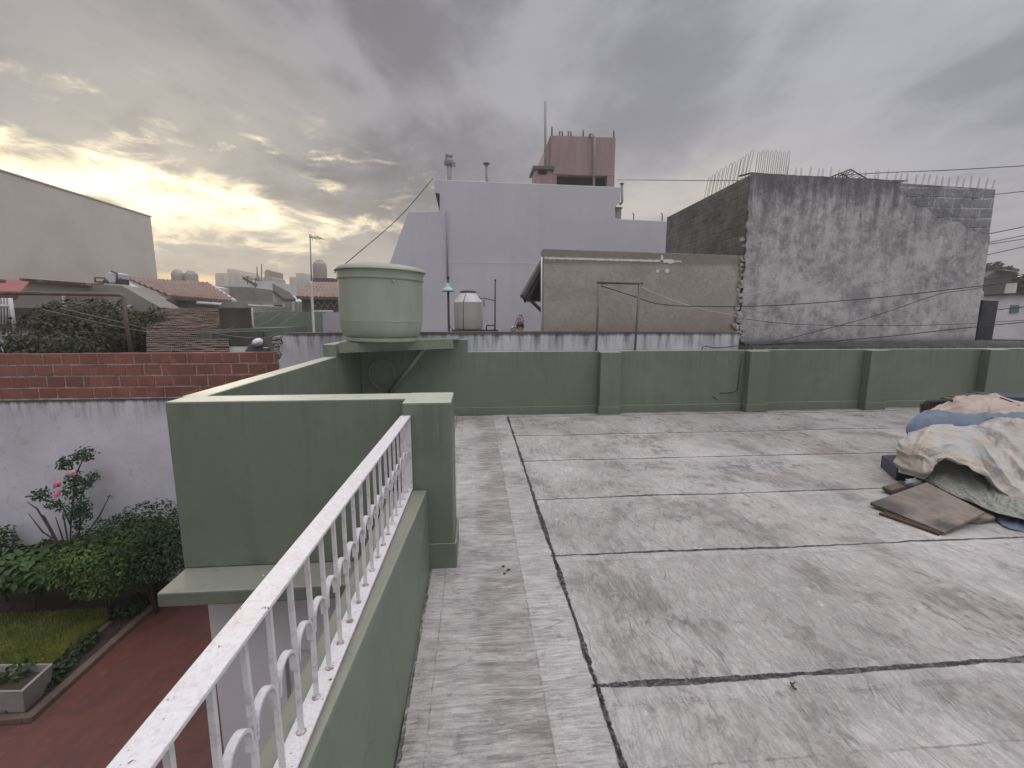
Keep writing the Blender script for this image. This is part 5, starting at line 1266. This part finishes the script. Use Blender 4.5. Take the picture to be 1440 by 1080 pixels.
t = slab('low mixed grey house fronts left of the antenna mast', 'grey_house', [(328, 440), (329, 424), (350, 423), (385, 425), (420, 424), (455, 425), (456, 440)], 22, 3, M_greyw)
for (x0_, y0_, x1_, y1_, m_) in ((386, 429, 395, 436, M_dark), (411, 424, 414, 438, M_white), (398, 426, 400, 438, M_white), (370, 428, 384, 438, M_white)):
    MB().xz([pz(x0_, y1_, 21.9), pz(x0_, y0_, 21.9), pz(x1_, y0_, 21.9), pz(x1_, y1_, 21.9)], 21.9, 21.98).build('window' if m_ is M_dark else 'pilaster', m_, t)
t = slab('red brick house wall left of the big dark tank', 'brick_house', [(207, 446), (207, 424), (240, 420), (242, 446)], 14.2, .3, plain('old_brick_wall', (.17, .12, .10), .6, 3, .9, .4))
# far apartment blocks
def block(lab, px_, Y, dep, wins):
    t = thing('apartment_block', lab, 'apartment block', (atY(px_[0][0], 450, Y).x, Y, GZ), 'far apartment blocks on the skyline')
    pts = [pz(x, y, Y) for x, y in px_]; MB().xz([(pts[0][0], GZ)] + pts + [(pts[-1][0], GZ)], Y, Y + dep).build('wall', M_farb, t)
    for (x, y0_, y1_, w2) in wins:
        y = y0_
        while y < y1_: MB().xz([pz(x, y + .9, Y), pz(x, y, Y), pz(x + w2, y, Y), pz(x + w2, y + .9, Y)], Y - .3, Y - .05).build('window', M_olive, t); y += 2.1
    return t
block('broad hazy apartment block with stepped top at left skyline', [(303, 405), (302.5, 384), (319, 384), (319, 378), (331, 379), (332, 383), (345, 386), (347, 405)], 190, 20, [(306, 387, 402, 3), (312, 387, 402, 3), (322, 386, 402, 4), (330, 386, 402, 4), (338, 389, 400, 4)])
block('slim hazy apartment tower left of the antenna mast', [(407, 425), (407, 389), (416, 389.5), (416, 384), (427, 384), (428, 390), (440, 392), (441, 425)], 170, 18, [(409, 393, 418, 3), (418, 391, 418, 3), (423, 391, 418, 3), (431, 395, 418, 3)])

# ------------------------------------------------------------------ tarp pile
def sheet(name, label, rows_px, material, nu=90, nv=50, amp=.028, seed=0., fr=2.6):
    def cr_(p0, p1, p2, p3, t): return .5 * ((2 * p1) + (p2 - p0) * t + (2 * p0 - 5 * p1 + 4 * p2 - p3) * t * t + (3 * p1 - p0 - 3 * p2 + p3) * t ** 3)
    def spl(pts, f):
        n_ = len(pts) - 1; x = f * n_; i = min(int(x), n_ - 1); return cr_(pts[max(i - 1, 0)], pts[i], pts[i + 1], pts[min(i + 2, n_)], x - i)
    curves = [[q if isinstance(q, Vector) else atY(*q) for q in r] for r in rows_px]
    fine_ = [[spl(c, j / nu) for j in range(nu + 1)] for c in curves]
    G = [[spl([f[j] for f in fine_], i / nv) for j in range(nu + 1)] for i in range(nv + 1)]
    out = []
    for i in range(nv + 1):
        r = []
        for j in range(nu + 1):
            a = G[min(i + 1, nv)][j] - G[max(i - 1, 0)][j]; b = G[i][min(j + 1, nu)] - G[i][max(j - 1, 0)]; nn = b.cross(a)
            nn = nn.normalized() if nn.length > 1e-9 else Vector((0, 0, 1))
            if nn.dot(Vector((0, 0, EYE + 1)) - G[i][j] + Vector((2, 1, 0))) < 0: nn = -nn
            q = G[i][j]; P_ = Vector((q.x, q.y, q.z)) * fr + Vector((seed, 0, 0))
            d1 = mnoise.noise(P_ + Vector((0, .6 * mnoise.noise(P_ * .8), 0))); pass
            u_, v_ = j / nu * 3.0, i / nv
            w1 = mnoise.noise((u_ * .9, v_ * 1.2, seed)); w2 = mnoise.noise((u_ * 1.7, v_ * 2.0, seed + 5)); w3 = mnoise.noise((u_ * 4.0, v_ * 5, seed + 9))
            c1_ = v_ * 2.6 - u_ * .9 + .9 * w1; c2_ = v_ * 4.5 - u_ * 2.2 + 1.1 * w2; c3_ = v_ * 3 + u_ * 3.1 + 1.3 * w1
            fo_ = lambda c: (1 - abs((c % 1.0) * 2 - 1)) ** 1.6
            m1 = max(0, .55 + mnoise.noise((u_ * 1.3, v_ * 1.5, seed + 20))); m2 = max(0, .25 + 1.4 * mnoise.noise((u_ * 1.6, v_ * 2, seed + 30))); m3 = max(0, .1 + 1.5 * mnoise.noise((u_ * 1.4, v_ * 2, seed + 40)))
            d2 = fo_(c1_) * m1 * 1.5 + fo_(c2_) * m2 * .8 + fo_(c3_) * m3 * .7 - .6 + .22 * w3
            d3 = mnoise.noise(P_ * 3.0)
            ed = min(1, i / 4, (nv - i) / 4 + .35)
            r.append(q + nn * amp * (d1 * .7 + d2 * 1.0 + d3 * .14 + .32 * (fo_(c2_ * 1.9 + w3 * .6 + .3) - .5) * m3 + .30 * (fo_(c3_ * 1.7 - w3 * .7) - .5) * m2 + .10 * mnoise.noise(P_ * 7.5)) * (.35 + .65 * ed))
        out.append(r)
    m = MB().grid(out); o = m.build(name, material, solid=.006)
    return tag(o, label, 'tarp')
M_tover = mat('beige_tarp_cloth', f_tarp((.425, .39, .335), (.33, .295, .245), False, (.33, .36, .37)))
M_tnet = mat('grey_green_net_tarp', f_tarp((.26, .262, .23), (.30, .28, .245), True))
over_rows = [
    [(1277, 608, 4.02), (1294, 604, 3.99), (1316, 598.5, 3.96), (1345, 600, 3.93), (1372, 598, 3.90), (1397, 588, 3.86), (1440, 592, 3.72), (1530, 598, 3.5)],
    [(1267, 619, 3.96), (1286, 613, 3.90), (1312, 607, 3.86), (1345, 608, 3.84), (1376, 606, 3.80), (1402, 600, 3.74), (1442, 606, 3.58), (1538, 614, 3.35)],
    [(1260, 630, 3.92), (1279, 628, 3.80), (1306, 622, 3.74), (1342, 619, 3.74), (1378, 622, 3.68), (1406, 620, 3.60), (1444, 628, 3.44), (1542, 640, 3.2)],
    [(1258, 642, 3.90), (1278, 643, 3.74), (1303, 636, 3.66), (1338, 629, 3.66), (1378, 642, 3.54), (1408, 648, 3.42), (1446, 660, 3.24), (1546, 676, 2.95)],
    [(1259, 653, 3.86), (1281, 657, 3.70), (1304, 650, 3.62), (1330, 636, 3.60), (1374, 656, 3.44), (1408, 672, 3.30), (1448, 690, 3.10), (1550, 712, 2.78)],
    [(1262, 664, 3.82), (1284, 670, 3.68), (1304, 673, 3.62), (1316, 649, 3.60), (1352, 649, 3.46), (1402, 685, 3.22), (1450, 712, 2.98), (1556, 742, 2.6)]]
sheet('beige_tarp', 'crumpled beige tarp with frayed pale blue patches folded over the front of the pile', over_rows, M_tover, 170, 110, .044, 1.3, 2.6)
net_rows = [
    [(1296, 640, 3.86), (1316, 634, 3.84), (1345, 630, 3.82), (1380, 640, 3.68), (1410, 650, 3.54), (1446, 662, 3.36), (1550, 680, 3.05)],
    [(1298, 655, 3.80), (1316, 652, 3.76), (1348, 656, 3.62), (1384, 670, 3.46), (1412, 682, 3.32), (1448, 694, 3.14), (1552, 712, 2.82)],
    [(1299, 667, 3.74), (1320, 672, 3.60), (1352, 684, 3.42), (1386, 696, 3.24), (1414, 706, 3.08), (1450, 716, 2.94), (1556, 738, 2.62)],
    [(1300, 675, 3.68), (1324, 687, 3.46), (1355, 702, 3.27), (1388, 716, 3.05), (1416, 724, 2.93), (1452, 732, 2.83), (1560, 754, 2.48)]]
sheet('net_tarp', 'grey green net tarp hanging below the beige tarp with its hem near the floor', net_rows, M_tnet, 130, 60, .020, 5.9, 2.4)
def push(rows, dX, dY, dZ=0): return [[atY(*q) + Vector((dX, dY, dZ)) for q in r] for r in rows]
blue_rows = [[(1300, 577, 4.35), (1322, 575, 4.38), (1350, 578, 4.36), (1378, 580, 4.3), (1405, 578, 4.2), (1450, 580, 4.0), (1540, 585, 3.8)],
             [(1281, 591, 4.16), (1308, 583, 4.2), (1345, 587, 4.16), (1374, 588, 4.1), (1400, 586, 4.02), (1446, 592, 3.86), (1536, 598, 3.6)],
             [(1276, 609, 4.08), (1300, 606, 4.07), (1345, 605, 4.05), (1376, 603, 4.0), (1404, 598, 3.95), (1450, 604, 3.78), (1540, 612, 3.55)],
             [(1300, 640, 4.02), (1320, 640, 3.98), (1350, 645, 3.9), (1380, 650, 3.75), (1410, 655, 3.6), (1455, 668, 3.4), (1545, 685, 3.1)],
             [(1318, 670, 3.75), (1335, 678, 3.62), (1358, 688, 3.48), (1386, 700, 3.3), (1414, 708, 3.15), (1456, 716, 3.0), (1556, 740, 2.7)]]
blue_w = push(blue_rows, .0, .0)
hem = [atZ(x, y, .012) for x, y in ((1330, 690), (1345, 697), (1364, 707), (1390, 722), (1414, 741), (1450, 749), (1560, 775))]
blue_w.append(hem)
sheet('blue_tarp', 'faded blue tarp between cream and grey tarps with its hem on the floor', blue_w, M_tblue, 110, 70, .016, 8.1, 2.4)
cream = [[(1306, 583, 4.28), (1322, 579, 4.30), (1350, 584, 4.26), (1376, 588, 4.16), (1400, 585, 4.06), (1448, 590, 3.9), (1540, 596, 3.7)],
         [(1313, 575, 4.38), (1330, 571, 4.40), (1356, 573, 4.38), (1384, 574, 4.3), (1408, 574, 4.2), (1452, 580, 4.05), (1542, 588, 3.85)],
         [(1325, 567, 4.52), (1342, 562, 4.56), (1366, 561, 4.54), (1390, 561, 4.5), (1412, 566, 4.42), (1456, 575, 4.3), (1545, 584, 4.1)],
         [(1336, 563, 4.70), (1350, 559, 4.76), (1370, 557.5, 4.78), (1394, 557.5, 4.74), (1416, 563, 4.66), (1460, 573, 4.5), (1548, 582, 4.3)],
         [(1346, 566, 5.0), (1356, 562, 5.05), (1374, 561, 5.1), (1396, 561, 5.05), (1418, 566, 5.0), (1462, 574, 4.9), (1550, 584, 4.7)]]
cream_w = push(cream, 0, 0); cream_w.append([Vector((v.x * 1.01, v.y + .25, .02)) for v in cream_w[-1]])
sheet('cream_tarp', 'cream tarp over the rounded top of the covered pile', cream_w, M_tcream, 110, 80, .024, 3.7, 2.2)
cbx = MB(); a0_ = atY(1297.5, 579, 4.7)
cb_ = MB().prism([atY(1304, 592, 4.5), atY(1304, 570, 4.5), atY(1308, 566, 4.5), atY(1338, 565, 4.5), atY(1345, 592, 4.5)], (0, .10, 0))
z0_ = min(v.z for v in cb_.v); cb_.box(atY(1306, 590, 4.5).x, atY(1345, 590, 4.5).x, 4.51, 4.59, .01, z0_)
cs = thing('brown_case', 'brown case with a black lid edge behind the blue tarp', 'case', (a0_.x, 4.7, 0))
cb_.build('body', M_brownhide, cs, bevel=.02)
MB().tube([atY(1299, 590, 4.48), atY(1300, 569.5, 4.48), atY(1304, 565, 4.48), atY(1318, 564.5, 4.48), atY(1338, 563, 4.48)], .022, 6).build('lid_edge', M_dark, cs)
nb = MB().prism([atY(1405, 573, 5.0), atY(1410, 558, 5.0), atY(1452, 559, 5.0), atY(1540, 562, 5.0), atY(1545, 580, 5.0)], (0, .4, 0)); z0_ = min(v.z for v in nb.v); nb.box(atY(1412, 573, 5.05).x, atY(1540, 573, 5.05).x, 5.05, 5.35, .01, z0_ - .002)
tag(nb.build('navy_crate', M_navy, bevel=.01), 'dark navy crate at the back of the pile', 'crate')
rows = []
for i in range(8): rows.append([atY(1411 + 22 * j, 563.5 + i * 2.1 + j * (2.6 if i else 2.2) * .55, 4.86 - .06 * i) + Vector((0, 0, .012 * mnoise.noise((i * .7, j * .9, 2)))) for j in range(7)])
tag(MB().grid(rows).build('pink_sheet', M_pinkpad, solid=.008), 'dusty pink sheet lying right of the cream tarp', 'sheet')
cable('dark cord tied over the cream tarp edge', [(1406, 559, 4.62), (1425, 566, 4.5), (1445, 577, 4.3), (1480, 590, 4.1)], .008, None, 'cord')
bl_ = MB()
for (x, y, s_) in ((1345, 559, .05), (1368, 556, .04), (1362, 557, .05), (1333, 561, .04)): bl_.obox(atY(x, y, 4.82), (s_, 0, .004), (0, .05, 0), (0, 0, .016))
tag(bl_.build('wood_scrap', M_plank), 'small wood scraps along the top of the cream tarp', 'scrap')
# dark box under the left fold
ub = MB().prism([atZ(1259, 676, .0), atZ(1290, 678, .0), atZ(1302, 668, .0) + Vector((.1, .3, 0)), atZ(1262, 668, .0) + Vector((.05, .25, 0))], (0, 0, .13))
tag(ub.build('dark_bin', M_navy, bevel=.01), 'dark low bin under the left fold of the grey tarp', 'bin')
bag = MB(); cb0 = atZ(1283, 676, .09); rows = []
for i in range(8):
    th = math.pi * i / 7
    def bagp(a):
        n_ = Vector((math.sin(th) * math.cos(a), math.sin(th) * math.sin(a), math.cos(th))); k_ = 1 + 1.1 * mnoise.noise(n_ * 2.2) + .5 * abs(mnoise.noise(n_ * 5))
        return cb0 + Vector((.062 * n_.x * k_, .03 * n_.y * k_, .030 * n_.z * k_ - .015))
    rows.append([bagp(6.2832 * j / 14) for j in range(15)])
tag(bag.grid(rows).build('plastic_bag', plain('grey_plastic_film', (.34, .35, .36), .7, 20, .35, .5)), 'crumpled pale plastic bag by the dark bin', 'bag')
# boards
c00, c10, c11, c01 = atZ(1223.5, 706.5, .045), atZ(1328, 748.5, .030), atZ(1385, 720, .105), atZ(1303, 678, .13)
pm = MB().prism([c00, c10, c11, c01], (.0, .0, -.022)); tag(pm.build('plywood_board', M_ply, bevel=.003), 'weathered plywood board leaning at the foot of the tarp pile', 'board')
b2 = MB().prism([atZ(1240.5, 684, .05), atZ(1254, 690, .05), atZ(1310, 672, .05), atZ(1300, 668, .05)], (0, 0, -.030)); tag(b2.build('plank', M_plank, bevel=.003), 'short reddish plank under the top of the plywood board', 'plank')
b3 = MB().prism([atZ(1362, 731, .03), atZ(1376, 732.5, .03), atZ(1400, 727, .05), atZ(1384, 718, .05)], (0, 0, -.025)); tag(b3.build('plywood_offcut', M_ply, bevel=.003), 'brown offcut tucked under the right end of the plywood board', 'board')
gt = MB(); ga_, gb_ = atZ(1238, 722, .012), atZ(1322, 751, .012)
dn_ = (gb_ - ga_).normalized(); pn = Vector((-dn_.y, dn_.x, 0)); pn = pn if pn.x > 0 else -pn
L_ = (gb_ - ga_).length
for k in range(int(L_ / .022)):
    q = ga_ + dn_ * (.022 * k + .01); gt.obox(q + pn * .10, dn_ * .006, pn * .11, (0, 0, .010))
gt.obox(ga_ + dn_ * L_ / 2 - pn * .012, dn_ * L_ / 2, pn * .008, (0, 0, .012))
tag(gt.build('floor_grate', M_rust), 'rusty drain grate under the edge of the plywood board', 'grate')
# twig and bits on the floor
tw_ = MB().tube([atZ(1112, 960, .012), atZ(1116, 967, .015), atZ(1120, 969, .01)], .005, 5).tube([atZ(1115, 962, .012), atZ(1118, 959, .016)], .003, 4)
tag(tw_.build('twig', M_stem), 'small dark twig lying on the terrace floor', 'twig')
for k, (x, y, lab) in enumerate(((640, 757, 'dark leaf litter at the foot of the green pier'), (711, 800, 'tiny dark scrap on the left floor strip'))):
    q = atZ(x, y, .01); m = MB()
    for j in range(9 if k == 0 else 3): m.obox(q + Vector((random.uniform(-.02, .02), random.uniform(-.05, .05), random.uniform(-.006, 0))), (random.uniform(.004, .010), .003, .001), (-.002, .005, 0), (0, 0, .003))
    tag(m.build('debris', M_iron), lab, 'debris')

hz = MB().box(-305, 305, -205, 605, GZ - 1.2, 27.0).build('haze', None)
hm_ = bpy.data.materials.new('haze'); hm_.use_nodes = True; hm_.node_tree.nodes.clear()
vo = hm_.node_tree.nodes.new('ShaderNodeVolumePrincipled'); vo.inputs['Density'].default_value = .0035; vo.inputs['Color'].default_value = (.92, .90, .88, 1); vo.inputs['Anisotropy'].default_value = .5
ou = hm_.node_tree.nodes.new('ShaderNodeOutputMaterial'); hm_.node_tree.links.new(vo.outputs[0], ou.inputs['Volume']); hz.data.materials.append(hm_); stuff(hz)
